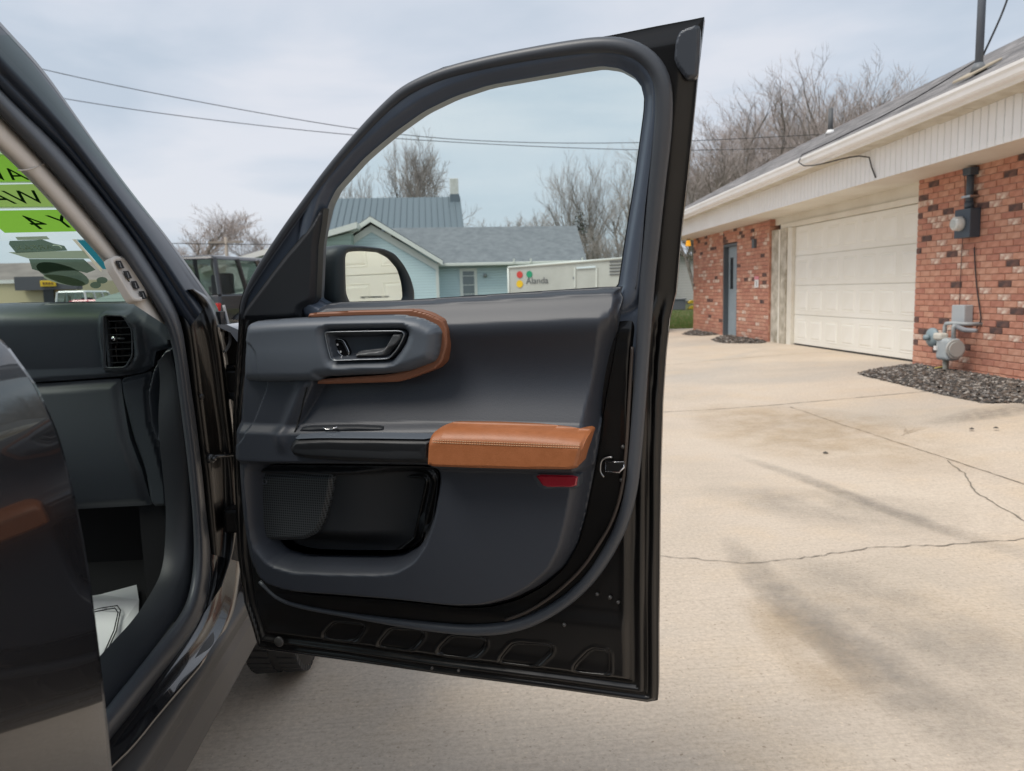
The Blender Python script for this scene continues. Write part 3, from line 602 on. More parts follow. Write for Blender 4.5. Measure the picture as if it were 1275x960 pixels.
stamps_px = [[(402, 794), (402, 788), (414, 775), (421, 773), (452, 776), (456, 781), (444, 797), (436, 800), (408, 797)],
             [(470, 806), (471, 799), (483, 784), (490, 781), (523, 783), (529, 788), (527, 794), (514, 809), (504, 812), (476, 809)],
             [(544, 813), (546, 806), (560, 792), (570, 790), (600, 793), (607, 798), (605, 806), (592, 818), (582, 821), (550, 817)],
             [(621, 826), (622, 819), (636, 802), (643, 799), (682, 801), (689, 806), (687, 813), (668, 830), (660, 832), (625, 828)],
             [(713, 836), (715, 828), (732, 810), (740, 806), (755, 808), (760, 813), (760, 837), (755, 842), (718, 839)]]
STAMPS = [chaikin(Dts(s, .03), 2) for s in stamps_px]
vtop = SIL[:, 1].max(); ubr = SIL[5, 0]
def shell_h(u, v, d):
    low = 1-sstep(1.17, 1.25, v)
    # rear flange with two ridges; lower hem; narrow upper frame
    rear = .010*sstep(.001, .011, d)-.006*sstep(.011, .021, d)+.018*sstep(.018, .034, d)-.006*sstep(.033, .045, d)+.022*sstep(.044, .066, d)
    upf = .006*sstep(.0, .035, d)
    w_ = low*rear+(1-low)*upf
    wav = .0035*np.sin(v*21)*np.exp(-((d-.03)/.02)**2)*low
    w_ = w_+wav
    for s in STAMPS:
        sd = SD(s, u, v); w_ = w_-.0075*sstep(-.001, .006, sd)+.002*np.exp(-((sd+.004)/.003)**2)
    # deep pressing towards the rear lower corner
    z0 = .64
    w_ = w_-.007*sstep(.585, .63, v)*(1-sstep(.95, 1.15, v))*low*sstep(.05, .075, d)
    return w_-.008*low*sstep(.03, .09, d)*(1-sstep(.5, .6, v))
fd = field('front_door', SIL, shell_h, PAINT_IN, car, holes=[chaikin(Dts(glass_px, .0), 1), Dts([(330, 603), (520, 603), (505, 670), (480, 690), (360, 690), (335, 670)], .03)], res=.0042, back=-.012)
for s_ in STAMPS:
    c_ = s_.mean(0); e2 = c_+(s_-c_)*.93; ww = shell_h(e2[:, 0], e2[:, 1], np.maximum(SD(SIL, e2[:, 0], e2[:, 1]), 0))
    MB().tube(D3(e2[:, 0], e2[:, 1], ww+.0008), .0018, 6, closed=True).build('stamping_edge', PAINT_IN, fd, True)
# outer skin of the door with its bulge
def skin_h(u, v, d): return -.016-.045*sstep(0, .10, d)*(1-sstep(1.1, 1.25, v))
field('outer_skin', SIL, skin_h, PAINT, fd, holes=[chaikin(Dts(glass_px, .0), 1)], res=.012, back=-.0125)
field('window_glass', chaikin(Dts([(380, 390)]+glass_px[2:-4]+[(775, 380), (600, 395)], .0), 1), lambda u, v, d: -.007+0*u, GLASS, fd, res=.012)
# ---------------- window frame, sail panel, weatherstrip
frame_px = [(299, 398), (300, 384), (306, 362), (322, 336), (339, 308), (359, 279), (382, 248), (409, 210), (422, 196), (450, 163), (477, 134), (499, 114), (521, 101), (553, 87), (597, 76), (641, 67), (700, 58), (755, 54), (785, 62), (806, 80), (816, 102), (818, 130), (812, 190), (803, 265), (798, 335), (792, 420), (789, 478), (755, 477), (764, 400), (768, 374), (766, 368), (600, 386), (392, 394)]
FR = chaikin(Dts(frame_px, .035), 1); GL2 = chaikin(Dts(glass_px, .035), 1)
def frame_h(u, v, d):
    g = -SD(GL2, u, v)
    h = .024+.012*sstep(.003, .018, g)+.006*np.sin(np.clip(g/.045, 0, 1)*math.pi)-.006*np.exp(-((g-.050)/.006)**2)-.004*sstep(.046, .06, g)
    return h
field('window_frame', FR, frame_h, mat('frame_satin', (.085, .105, .14), .3, bump=(1500, .05, .0005)), fd, holes=[GL2], res=.0032, back=.0)
sail_px = [(301, 399), (306, 384), (330, 352), (360, 312), (385, 280), (402, 254), (399, 280), (395, 305), (394, 330), (392, 376), (376, 384), (374, 397)]
SAIL = chaikin(Dts(sail_px, .045), 1)
def sail_h(u, v, d):
    r = np.clip((u-u.min())/(u.max()-u.min()), 0, 1)
    return .046+.010*sstep(0, .012, d)-.006*sstep(.5, .8, r)
field('mirror_sail_panel', SAIL, sail_h, DARKP, fd, res=.004, back=.02)
seal_px = [(300, 395), (301, 378), (312, 352), (330, 323), (356, 284), (382, 249), (410, 211), (450, 164), (478, 135), (500, 115), (522, 103), (554, 90), (598, 79), (641, 70), (700, 60), (750, 54), (785, 58), (808, 72), (822, 92), (827, 118), (825, 165), (817, 235), (811, 300), (806, 345), (800, 432), (794, 523), (791, 560), (786, 612), (774, 655), (756, 690), (738, 717), (718, 738), (695, 756), (662, 774), (630, 783), (590, 786), (550, 783), (500, 777), (440, 768), (380, 758), (345, 748), (322, 725)]
ps = resample([D3(*Dt(x, y, .04), .036) for x, y in seal_px], 220, 2)
rw = np.interp(np.linspace(0, 1, 220), [0, .05, .3, .42, .55, .72, .80, .86, .92, 1], [.006, .009, .013, .017, .014, .0125, .014, .011, .006, .005])
MB().tube(ps, rw, 14, flat=.9).build('weatherstrip', RUBBER, fd, True)
ps2 = resample([D3(*Dt(x+dx, y+dy, .043), .040) for (x, y), (dx, dy) in zip(seal_px[24:35], [(-13, 0), (-12, 0), (-11, 0), (-11, -2), (-12, -4), (-13, -8), (-12, -10), (-11, -12), (-9, -12), (-6, -11), (-2, -10)])], 90, 2)
MB().tube(ps2, .0035, 8).build('seal_lip', mat('seal_brown', (.075, .058, .048), .35), fd, True)
bead_px = [(308, 366), (326, 338), (352, 300), (378, 263), (404, 227), (428, 198), (452, 171), (480, 143), (504, 122), (528, 108), (560, 95), (600, 83.5), (645, 74), (700, 64.5), (750, 60), (778, 64), (797, 75), (809, 92), (814, 118), (811, 165), (803, 240), (796, 310), (791, 360)]
MB().tube(resample([D3(*Dt(x, y, .043), .0405) for x, y in bead_px], 160, 2), .0011, 6).build('frame_bead', mat('bead', (.10, .115, .14), .35), fd, True)
# corner plate of the frame (upper rear corner)
plate = chaikin(Dts([(846, 37), (873, 27), (869, 95), (855, 98), (843, 82), (839, 72), (841, 50)], .03), 2)
field('corner_cap', plate, lambda u, v, d: .024+.006*sstep(0, .004, d), SATIN, fd, res=.003, back=.01)
# ---------------- trim panel
trim_px = [(392, 377), (480, 374.5), (600, 366.5), (768, 355.5), (765, 364), (769, 372), (764, 398), (754, 455), (743, 512), (737, 560), (733, 585), (727, 617), (720, 653), (709, 694), (692, 724), (663, 748), (632, 764), (596, 773), (560, 774), (483, 765), (402, 758), (361, 755), (341, 751), (320, 743), (306, 728), (299, 700), (294, 650), (291, 600), (289, 540), (290, 480), (294, 430), (301, 400), (374, 396), (377, 385)]
TR = chaikin(Dts(trim_px, .11), 1)
pocket_px = [(316.5, 592), (321, 587.5), (425, 588), (531, 589), (536, 593), (534, 612), (528.6, 641), (518, 670), (504, 690), (484, 701.5), (463, 703.8), (410, 703.3), (361, 701.7), (337, 694.6), (323, 678), (317, 658)]
PK = chaikin(Dts(pocket_px, .105), 1)
ledge_u = Dts([(358, 577), (540, 582), (722, 587)], .13); arm_top = Dts([(366, 540), (540, 538), (733, 542)], .12)
belt = Dts([(392, 377), (600, 366.5), (768, 356)], .11)
bol_px = [(303, 401), (340, 397.5), (383, 395), (440, 392.5), (494, 391), (521, 396), (540, 405), (545, 413), (544.5, 425), (542, 442), (537, 452), (506, 464), (480, 468), (395, 471.5), (391, 477.5), (340, 478), (291, 478), (292, 450), (296, 425)]
BO = chaikin(Dts(bol_px, .14), 1)
BOt = Dts(bol_px, .11)
facet = chaikin(Dts([(280, 424), (317, 424), (327, 440), (329, 482), (301, 552), (280, 562)], .125), 2)
dia = Dts([(391, 477), (366, 537)], .11)
def trim_h(u, v, d):
    vb = np.interp(u, belt[:, 0], belt[:, 1]); vl = np.interp(u, ledge_u[:, 0], ledge_u[:, 1]); va = np.interp(u, arm_top[:, 0], arm_top[:, 1])
    ul = np.interp(v, [dia[1, 1], dia[0, 1]], [dia[1, 0], dia[0, 0]])        # diagonal seam at the left of the insert
    up = sstep(-.004, .02, v-va)                                              # 1 above the armrest
    ins = up*sstep(-.003, .010, u-ul)
    h = .110+0*u
    t = np.clip((v-va)/(vb-va), 0, 1)
    h = h-ins*(.034*np.sin(np.clip(t*1.25, 0, 1)*math.pi)**1.2)-.046*up*sstep(.66, 1.0, t)**1.5
    h = h+.014*(1-up)*sstep(-.0, .014, v-vl+.012)                             # shelf under the armrest
    dn = np.clip((vl-v)/.30, 0, 1); h = h-.022*(1-up)*dn**2                   # lower part falls away
    h = h-.004*sstep(.53, .56, u*0+v)*0
    h = h-.004*(1-sstep(.575, .583, v))                                       # faint crease across the bottom
    pk = -SD(PK, u, v); h = h-.020*(1-sstep(0, .016, pk))**1.5
    # soft ridge on the inclined left frame
    rid = np.exp(-((u-ul+.022)/.014)**2)*sstep(va.min()-.05, va.min()-.01, v)*(1-sstep(BOt[:, 1].min()-.005, BOt[:, 1].min()+.02, v)); h = h+.008*rid
    f = SD(facet, u, v); h = h-.0035*sstep(0, .004, f)
    return h-.05*(1-sstep(0, .028, d))*sstep(.04, .12, u)*(1-sstep(1.15, 1.22, v))-.02*(1-sstep(0, .012, d))
field('trim_panel', TR, trim_h, SOFT, fd, holes=[PK], res=.0042, back=.042)
def on_trim(x, y, up_=.0):
    w_ = .11
    for _ in range(4):
        u_, v_ = Dt(x, y, w_); w_ = float(trim_h(np.array([u_]), np.array([v_]), np.array([.2]))[0])
    return D3(u_, v_, w_+up_)
MB().tube(resample([on_trim(x, y, .0002) for x, y in [(392, 480), (386, 494), (379, 509), (372, 525), (367, 538)]], 24, 0), .0016, 6).build('panel_seam', mat('seam_black', (.004, .004, .004), .7), fd, True)
# bolster around the inner handle
hand_px = [(405, 415), (408, 413.5), (455, 412.5), (500, 412), (504, 416), (500, 426), (494, 436), (485, 446), (480, 447), (445, 448), (416, 449), (412, 446), (408, 430)]
HB = chaikin(Dts(hand_px, .14), 1)
def bol_h(u, v, d):
    vt = np.interp(u, *np.array(sorted(map(tuple, BO[BO[:, 1] > BO[:, 1].mean()]))).T)
    f = SD(facet, u, v); r = .024
    h = .108+.036*np.sqrt(np.clip(1-(1-np.clip(d/r, 0, 1))**2, 0, 1))-.035*sstep(.0, .0001, -(d-9))*0
    h = h-.02*(1-sstep(0, .05, u-BO[:, 0].min()))
    hb = -SD(HB, u, v); h = h-.003*(1-sstep(0, .004, hb))
    return h-.0035*sstep(0, .004, f)-.018*np.clip((vt-v-.06)/.10, 0, 1)**2
field('handle_bolster', BO, bol_h, SLATE, fd, holes=[HB], res=.0036, back=.08)
rib_px = [(383, 396), (386, 389.5), (436, 386.7), (512, 384.6), (532, 389.6), (551, 398), (557, 410), (557, 430), (551, 451), (541, 460), (506, 473), (494, 475.5), (395, 478.5), (396, 472.5), (480, 467), (506, 462), (535, 450), (541, 440), (543, 425), (543, 414), (539, 407), (521, 398), (494, 393), (440, 394.5)]
RB = Dts(rib_px, .112); field('tan_accent', chaikin(RB, 1), lambda u, v, d: .112+.003*sstep(0, .003, d), TANS, fd, res=.0022, back=.07)
# handle cup, lever and lock switch
def cup_h(u, v, d): return .138-.03*sstep(0, .012, d)
cup = field('handle_bezel', HB, cup_h, SATIN, fd, res=.0025, back=.08)
rim = np.vstack([D3(HB[:, 0], HB[:, 1], .1425), D3(HB[:1, 0], HB[:1, 1], .1425)])
MB().tube(D3(HB[:, 0], HB[:, 1], .1415), .0012, 6, closed=True).build('bezel_rim', mat('satin_silver', (.25, .27, .29), .3, .8), fd, True)
lev = chaikin(Dts([(434, 447), (440, 438), (474, 434), (480, 424), (485, 414), (500, 414), (498, 424), (490, 432), (482, 436), (476, 446)], .145), 1)
field('door_handle', lev, lambda u, v, d: .122+.016*sstep(0, .006, d), mat('handle_satin', (.085, .09, .095), .35), fd, res=.0025, back=.105)
lk = chaikin(Dts([(412, 423), (416, 422), (424, 424), (431, 438), (431, 443), (424, 445), (419, 441), (412, 428)], .13), 2)
field('lock_switch', lk, lambda u, v, d: .116+.004*sstep(0, .003, d), BLACKG, fd, res=.0015, back=.10)
MB().tube(D3(lk[:, 0], lk[:, 1], .119), .0010, 6, closed=True).build('switch_ring', CHROME, fd, True)
for x, y in [(420, 429), (424, 438)]:
    c = D3(*Dt(x, y, .122), .1215); MB().disc(c, DW, .0022, .0008, 8).build('switch_symbol', mat('print_white', (.7, .7, .7), .5), fd)
# armrest: dark front pad, tan rear pad
armd_px = [(366, 547), (400, 545), (470, 545.5), (537, 546.5), (536, 556), (534.5, 577.5), (480, 577), (420, 574.5), (377, 571.5), (363, 568), (358.6, 560), (361, 552)]
armc_px = [(369, 540), (400, 537), (470, 537), (538, 538), (537.3, 546.5), (470, 545.5), (400, 545), (367, 546.5)]
armt_px = [(537.5, 540), (545, 533), (556, 529.5), (610, 530), (660, 532), (700, 535), (727, 538.5), (732, 541), (729, 549), (724, 566), (720, 583), (650, 582.5), (590, 581), (535, 579), (536, 560)]
def pad_h(base, outw, P, rt, tops):
    S = Dts(tops, .14)
    def h(u, v, d):
        vt = np.interp(u, S[:, 0], S[:, 1]); t = np.clip((vt-v)/rt, 0, 1)
        return base+(outw-base)*np.sqrt(np.clip(1-(1-t)**2, 0, 1))-.006*(1-sstep(0, .006, d))
    return h
AD = chaikin(Dts(armd_px, .145), 1); AT = chaikin(Dts(armt_px, .15), 1)
field('armrest_front', AD, lambda u, v, d: .136+.009*sstep(0, .010, d)-.004*sstep(.01, .05, d), mat('armrest_black', (.010, .011, .013), .5, bump=(1300, .2, .0006)), fd, res=.0028, back=.08)
AC = chaikin(Dts(armc_px, .140), 1); act = Dts([(360, 539), (400, 536.5), (470, 536.5), (540, 537.5)], .14)
field('armrest_cap', AC, lambda u, v, d: .112+.032*sstep(0, .016, np.interp(u, act[:, 0], act[:, 1])-v), SLATE, fd, res=.0022, back=.08)
at = field('armrest_pad', AT, pad_h(.108, .165, AT, .030, [(535, 534), (556, 529), (610, 529.5), (660, 531.5), (700, 534.5), (735, 539)]), TAN, fd, res=.003, back=.08)
# stitching along the tan pad
for k, dy in enumerate((0, 2.6)):
    b = MB(); pts = [(540+i*3.05, 547.5+dy+i*.118) for i in range(60)]
    hh = pad_h(.108, .165, AT, .030, [(535, 534), (556, 529), (610, 529.5), (660, 531.5), (700, 534.5), (735, 539)])
    for i in range(0, 60):
        u1, v1 = Dt(*pts[i], .16); u2, v2 = Dt(pts[i][0]+2.1, pts[i][1]+.1, .16)
        w1 = float(hh(np.array([u1]), np.array([v1]), np.array([.05]))[0])
        b.tube([D3(u1, v1, w1+.0004), D3(u2, v2, w1+.0004)], .0008, 5)
    tag(b.build('stitching', THREAD, fd, True), kind='stuff')
# window switch and pull pocket above the front pad
sw = chaikin(Dts([(372, 538), (377, 531), (440, 529.5), (476, 531), (478, 538)], .12), 1)
field('switch_plate', sw, lambda u, v, d: .119+.004*sstep(0, .009, d), DARKP, fd, res=.003, back=.09)
MB().tube([D3(*Dt(x, y, .124), .1245) for x, y in [(402, 531.5), (406, 534.5), (413, 534.5), (420, 531.5)]], .0012, 6).build('window_switch', CHROME, fd, True)
# map pocket bowl and loudspeaker grille
ucen = PK.mean(0)
def pocket_h(u, v, d):
    h = .050-.046*sstep(0, .022, d)
    ur = (u-PK[:, 0].min())/(PK[:, 0].max()-PK[:, 0].min()); vr = (v-PK[:, 1].min())/(PK[:, 1].max()-PK[:, 1].min())
    h = h+.046*(1-sstep(.42, .85, ur))*sstep(.08, .30, vr)*sstep(0, .012, d)                    # speaker side stands forward
    g = (ur-.86)-.25*(.45-vr); h = h+.030*np.exp(-((g)/.045)**2)*(1-sstep(.25, .5, vr))
    return h
PKB = chaikin(Dts([(309, 588), (316, 580), (425, 581), (536, 582), (544, 590), (542, 615), (537, 650), (530, 690), (515, 715), (490, 727), (410, 730), (350, 728), (320, 712), (309, 670)], .06), 1)
field('map_pocket', PKB, pocket_h, mat('pocket_plastic', (.016, .0175, .020), .6), fd, res=.0036, back=None)
sp_px = [(319.6, 592), (322, 590), (370, 590), (415, 591), (411, 619), (402, 650), (393, 665), (378, 672.5), (350, 673.5), (324, 673), (319, 642)]
SPK = chaikin(Dts(sp_px, .064), 1)
GRILLE = bpy.data.materials.new('grille'); GRILLE.use_nodes = True; t = GRILLE.node_tree; bs = t.nodes['Principled BSDF']; bs.inputs['Roughness'].default_value = .6
co = N(t, 'ShaderNodeTexCoord'); vo = N(t, 'ShaderNodeTexVoronoi'); vo.inputs['Scale'].default_value = 185; vo.inputs['Randomness'].default_value = .0
rp = N(t, 'ShaderNodeValToRGB'); rp.color_ramp.elements[0].position = .28; rp.color_ramp.elements[0].color = (.002, .002, .002, 1); rp.color_ramp.elements[1].position = .42; rp.color_ramp.elements[1].color = (.052, .058, .062, 1)
bp = N(t, 'ShaderNodeBump'); bp.inputs['Distance'].default_value = .001
# the door's own axes carry the hole pattern
vr_ = N(t, 'ShaderNodeMapping'); vr_.inputs['Rotation'].default_value = (0, 0, math.atan2(.36, .873)); t.links.new(co.outputs['Object'], vr_.inputs[0])
sx = N(t, 'ShaderNodeSeparateXYZ'); cx = N(t, 'ShaderNodeCombineXYZ'); t.links.new(vr_.outputs[0], sx.inputs[0]); t.links.new(sx.outputs[0], cx.inputs[0]); t.links.new(sx.outputs[2], cx.inputs[1])
t.links.new(cx.outputs[0], vo.inputs[0]); t.links.new(vo.outputs['Distance'], rp.inputs[0]); t.links.new(rp.outputs[0], bs.inputs['Base Color']); t.links.new(rp.outputs[0], bp.inputs['Height']); t.links.new(bp.outputs[0], bs.inputs['Normal'])
field('speaker_grille', SPK, lambda u, v, d: .056+.008*sstep(0, .010, d), GRILLE, fd, res=.003, back=.03)
c = D3(*Dt(328.5, 600, .066), .0645); MB().tube([c+.0055*(math.cos(a)*DU+math.sin(a)*DV) for a in np.linspace(0, 2*math.pi, 17)[:-1]], .0014, 6, closed=True).build('grille_badge', SATIN, fd, True)
# red reflector
rf = Dts([(666, 591), (720, 592), (717.5, 606.5), (677, 606.5)], .113)
fr_ = chaikin(Dts([(658, 587.5), (723, 588), (721, 609), (672, 609.5)], .108), 1)
field('reflector_frame', fr_, lambda u, v, d: .108+.003*sstep(0, .004, d), CHAR, fd, res=.003, back=.07)
field('red_reflector', chaikin(rf, 1), lambda u, v, d: .112+.003*sstep(0, .003, d), REDREF, fd, res=.0012, back=.09)
# latch, plugs, door check end
lt = [D3(*Dt(x, y, .05), .05) for x, y in [(752, 594), (747, 588), (748, 574), (753, 570), (762, 569)]]
MB().tube(resample(lt, 16), .0018, 8).build('latch_bracket', STEEL, fd, True)
lt = [D3(*Dt(x, y, .055), .055) for x, y in [(754, 575), (777, 575), (777, 582), (771, 588), (754, 587)]]
MB().tube(lt, .0016, 8, closed=True).build('latch', CHROME, fd, True)
MB().prism([D3(*Dt(x, y, .05), .045) for x, y in [(755, 576), (776, 576), (776, 581), (770, 587), (755, 586)]], DW*.004).build('latch_slot', mat('hole_black', (.003, .003, .003), .6), fd)
for x, y, r in [(744, 739, .0035), (760, 743, .004), (770, 749, .0035), (703, 777, .004), (716, 784, .0045), (737, 790, .0045), (570, 836, .003), (537, 833, .003), (346, 800, .012), (621, 786, .003), (577, 785, .003), (776, 556, .004), (774, 597, .004)]:
    c = D3(*Dt(x, y, .035), .040 if y < 780 else .032); b = MB(); b.tube([c-DW*.004, c, c+DW*.0015, c+DW*.0025], [r, r, r*.8, r*.3], 12)
    b.build('plug', mat('plug', (.05, .048, .046), .35), fd, True)
hem = resample([D3(*Dt(x, y, 0), .002) for x, y in [(326, 806), (440, 821), (560, 838.5), (700, 856), (806, 870), (816, 868)]], 30)
MB().tube(hem, .0035, 8).build('hem_sealer', PAINT, fd, True)
# ---------------- side mirror on the outside of the door, seen through the glass
mc = onP(463, 345, DO+DW*(-.14), DW)
camd = (CAM-mc)/np.linalg.norm(CAM-mc); aim = np.array([6.4, 3.4, 1.75])-mc; aim /= np.linalg.norm(aim); mn = camd+aim; mn /= np.linalg.norm(mn)
def Mp(x, y, k=0): return onP(x, y, mc+mn*k, mn)
gpx = [(428, 317), (433, 313.5), (450, 312.5), (471, 314), (484, 321), (496, 335), (501, 352), (503, 372), (490, 382), (450, 385), (436, 380), (429, 366)]
gp = chaikin([Mp(x, y) for x, y in gpx], 2)
mk('mirror_glass', gp, [list(range(len(gp)))], MIRROR, fd, False)
hpx = [(416, 316), (421, 307), (430, 304.5), (452, 306), (478, 309.5), (492, 316), (503, 330), (511, 345), (516, 362), (516, 380), (505, 395), (450, 400), (425, 394), (416, 370)]
ho = chaikin([Mp(x, y, .004) for x, y in hpx], 2); n = len(ho); hc = ho.mean(0)
gi = np.array([g+mn*.002 for g in gp]); gi2 = chaikin([Mp(x, y, -.002) for x, y in gpx], 2)
# ring + rounded back shell
def loops_mesh(name, loops, m, parent, cap_last=True):
    k = min(len(l) for l in loops); L2 = []
    for l in loops:
        q = np.vstack([l, l[:1]]); L2.append(resample(q, 65, 0)[:-1])
    V = np.vstack(L2); k = 64; F = [(i*k+j, i*k+(j+1) % k, (i+1)*k+(j+1) % k, (i+1)*k+j) for i in range(len(loops)-1) for j in range(k)]
    if cap_last: F.append([(len(loops)-1)*k+j for j in range(k)][::-1])
    return mk(name, V, F, m, parent, True)
st = np.array([gp[0]*0])
lo_ = [gi2-mn*.004, gp+mn*.004, .5*(resample(np.vstack([gp, gp[:1]]), 49, 0)[:-1]+resample(np.vstack([ho, ho[:1]]), 49, 0)[:-1])+mn*.012, ho, ho-mn*.03+.02*(ho-hc), ho-mn*.08+0*(ho-hc), hc+(ho-hc)*.8-mn*.12, hc+(ho-hc)*.4-mn*.14]
loops_mesh('mirror_housing', lo_, CHAR, fd)
arm = [mc-mn*.05+np.array([-.02, .0, -.03]), D3(*Dt(405, 345, -.06), -.07), D3(*Dt(385, 350, -.03), -.03)]
bz = loops_mesh('mirror_arm', [chaikin([onP(x, y, DO+DW*k, DW) for x, y in q], 2) for k, q in [(-.03, [(376, 320), (394, 318), (396, 376), (376, 378)]), (-.10, [(392, 318), (412, 312), (414, 376), (392, 376)]), (-.16, [(400, 313), (424, 308), (426, 374), (402, 374)]), (-.19, [(405, 318), (422, 314), (424, 366), (405, 366)])]], CHAR, fd)
for y0 in (337, 352):
    q = [onP(x, y, DO+DW*(-.099), DW) for x, y in [(393, y0), (415, y0-1)]]; MB().tube([q[0]-DW*.0, q[1]], .003, 6).build('mirror_seam', BLACKG, fd, True)
tx = Mp(450, 371.5, .002); ux = np.array([-mn[1], mn[0], 0]); ux = ux if ux@_R > 0 else -ux; uy = np.cross(mn, ux)
text('mirror_lettering', 'OBJECTS IN MIRROR ARE CLOSER', .0065, tx, ux, uy if uy[2] > 0 else -uy, mat('etch', (.5, .5, .47), .6), fd, .0002)
# ---------------- body of the car
XA = -.58                                                   # plane of the door opening; leans inboard above the belt line
def T(x, y, off=0):
    p = onX(x, y, XA+off)
    if p[2] > 1.2:
        nrm = np.array([1, 0, .40]); p0 = np.array([XA+off, 0, 1.2]); p = onP(x, y, p0, nrm)
    return p
def Ts(px, off=0): return [T(x, y, o) for (x, y), o in ((q, off) for q in px)]
sealL = [(-120, 20), (-50, 88), (0, 144), (58, 204), (133, 292), (175, 353), (206, 400), (216, 438), (220, 470), (226, 516), (234, 579), (240, 640), (242, 690), (238, 730), (228, 762), (200, 797), (160, 847), (133, 880), (100, 925), (60, 985)]
sealR = [(-120, -40), (-50, 50), (0, 109), (83, 187), (167, 292), (208, 358), (226, 400), (234, 454), (238, 485), (243, 516), (251, 579), (257, 641), (264, 695), (263, 740), (250, 776), (213, 827), (167, 887), (137, 923), (104, 968), (62, 1030)]
nS = len(sealL)
mid = [((a+c)/2, (b+d)/2) for (a, b), (c, d) in zip(sealL, sealR)]
q1 = [(.8*a+.2*c, .8*b+.2*d) for (a, b), (c, d) in zip(sealL, sealR)]; q3 = [(.2*a+.8*c, .2*b+.8*d) for (a, b), (c, d) in zip(sealL, sealR)]
loft('door_opening_seal', [Ts(sealL, -.035), Ts(sealL, -.02), Ts(q1, -.004), Ts(mid, .004), Ts(q3, -.006), Ts(sealR, -.02), Ts(sealR, -.04)], RUBBER, car, 90)
# outer windscreen pillar
pilO = [(-120, -110), (-60, -40), (0, 31), (50, 83), (92, 142), (133, 200), (170, 249), (208, 296), (235, 334), (262, 373)]
pilR = [(-120, -45), (-60, 38), (0, 107), (50, 155), (83, 186), (125, 238), (165, 290), (200, 343), (225, 385), (238, 405)]
def mixpx(A, B, t): A = resample(np.array(A, float), 24, 1); B = resample(np.array(B, float), 24, 1); return [tuple(p) for p in A*(1-t)+B*t]
O_, R_ = mixpx(pilO, pilR, 0), mixpx(pilO, pilR, 1)
loft('windscreen_pillar', [Ts(O_, -.06), Ts(O_, -.02), Ts(mixpx(pilO, pilR, .06), -.008), Ts(mixpx(pilO, pilR, .25), .004), Ts(mixpx(pilO, pilR, .5), .010), Ts(mixpx(pilO, pilR, .70), .008), Ts(mixpx(pilO, pilR, .76), .001), Ts(mixpx(pilO, pilR, .84), .0), Ts(R_, -.006), Ts(mixpx(pilO, pilR, 1.25), -.04)], mat('pillar_paint', (.012, .020, .034), .4, 0, .22, .12), car, 60)
loft('windscreen_moulding', [Ts(mixpx(pilO, pilR, -.04), -.03), Ts(mixpx(pilO, pilR, -.01), -.018), Ts(mixpx(pilO, pilR, .03), -.012)], mat('moulding', (.16, .165, .17), .35), car, 60)
# beige inner pillar trim with speaker slot
bgR = [(-120, 30), (-50, 98), (0, 148), (58, 208), (133, 297), (176, 358), (206, 405)]
bgL = [(-120, 80), (-50, 142), (0, 186), (42, 227), (96, 287), (135, 330), (162, 376)]
BGl = lambda t, o: Ts(mixpx(bgL, bgR, t), o)
bt = loft('pillar_trim', [BGl(-.06, -.11), BGl(.0, -.06), BGl(.12, -.04), BGl(.45, -.028), BGl(.8, -.024), BGl(1.0, -.028), BGl(1.35, -.06)], BEIGE, car, 60)
MB().tube(resample([T(x, y, -.025) for x, y in [(22, 212), (32, 212), (46, 208), (57, 203)]], 16), .0012, 6).build('trim_seam', mat('seam_pale', (.62, .58, .53), .7), bt, True)
gsl = [(136, 323), (142, 319), (153, 320), (162, 332), (183, 365), (182, 372), (174, 376), (165, 375), (158, 364), (140, 334)]
gp_ = chaikin([T(x, y, -.019) for x, y in gsl], 2); gc = gp_.mean(0); gn = np.cross(gp_[5]-gc, gp_[18]-gc); gn /= np.linalg.norm(gn); gn = gn if gn@(CAM-gc) > 0 else -gn
loops_mesh('vent_bezel', [gp_-gn*.012, gp_, gp_+gn*.002, gc+(gp_-gc)*.86+gn*.003, gc+(gp_-gc)*.80-gn*.001, gc+(gp_-gc)*.1-gn*.001], BEIGE, bt, False)
for k in range(4):
    cx_, cy_ = 146.5+k*9.6, 331+k*12.6
    qd = [(cx_-4.2, cy_-5.2), (cx_+1.6, cy_-5.6), (cx_+6.2, cy_+3.6), (cx_+.6, cy_+4.4)]
    MB().prism([T(x, y, -.019)+gn*.0025 for x, y in qd], gn*.0015).build('vent_slot', mat('slot_black', (.010, .010, .011), .7), bt)
    MB().tube([T(cx_+.6, cy_-3.5, -.017)+gn*.003, T(cx_+2.6, cy_+3, -.017)+gn*.003], .0008, 5).build('vent_fin', mat('fin_grey', (.3, .29, .28), .5), bt)
# hinge pillar
hpR = [(240, 360), (262, 374), (270, 400), (278, 440), (285, 500), (291, 545), (294, 600), (295, 650), (290, 690), (276, 730)]
hpL = [(214, 362), (228, 400), (234, 440), (241, 500), (247, 545), (254, 600), (258, 650), (262, 690), (262, 730), (250, 770)]
hm = lambda t: mixpx(hpL, hpR, t)
hp_ = loft('hinge_pillar', [Ts(hm(-.05), -.03), Ts(hm(.1), -.014), Ts(hm(.3), -.004), Ts(hm(.55), -.006), Ts(hm(.75), .010), Ts(hm(.9), .022), Ts(hm(1.0), .024), Ts(hm(1.08), .004), Ts(hm(1.15), -.05)], PAINT_IN, car, 60)
c0, c1 = T(262, 571, .01), T(300, 569, .03)
MB().disc(c0, (1, -.3, 0), .011, .012, 16).disc(c0+np.array([.008, -.003, 0]), (1, -.3, 0), .006, .01, 6).build('check_bolt', mat('dark_steel', (.10, .10, .10), .35, .8), hp_, True)
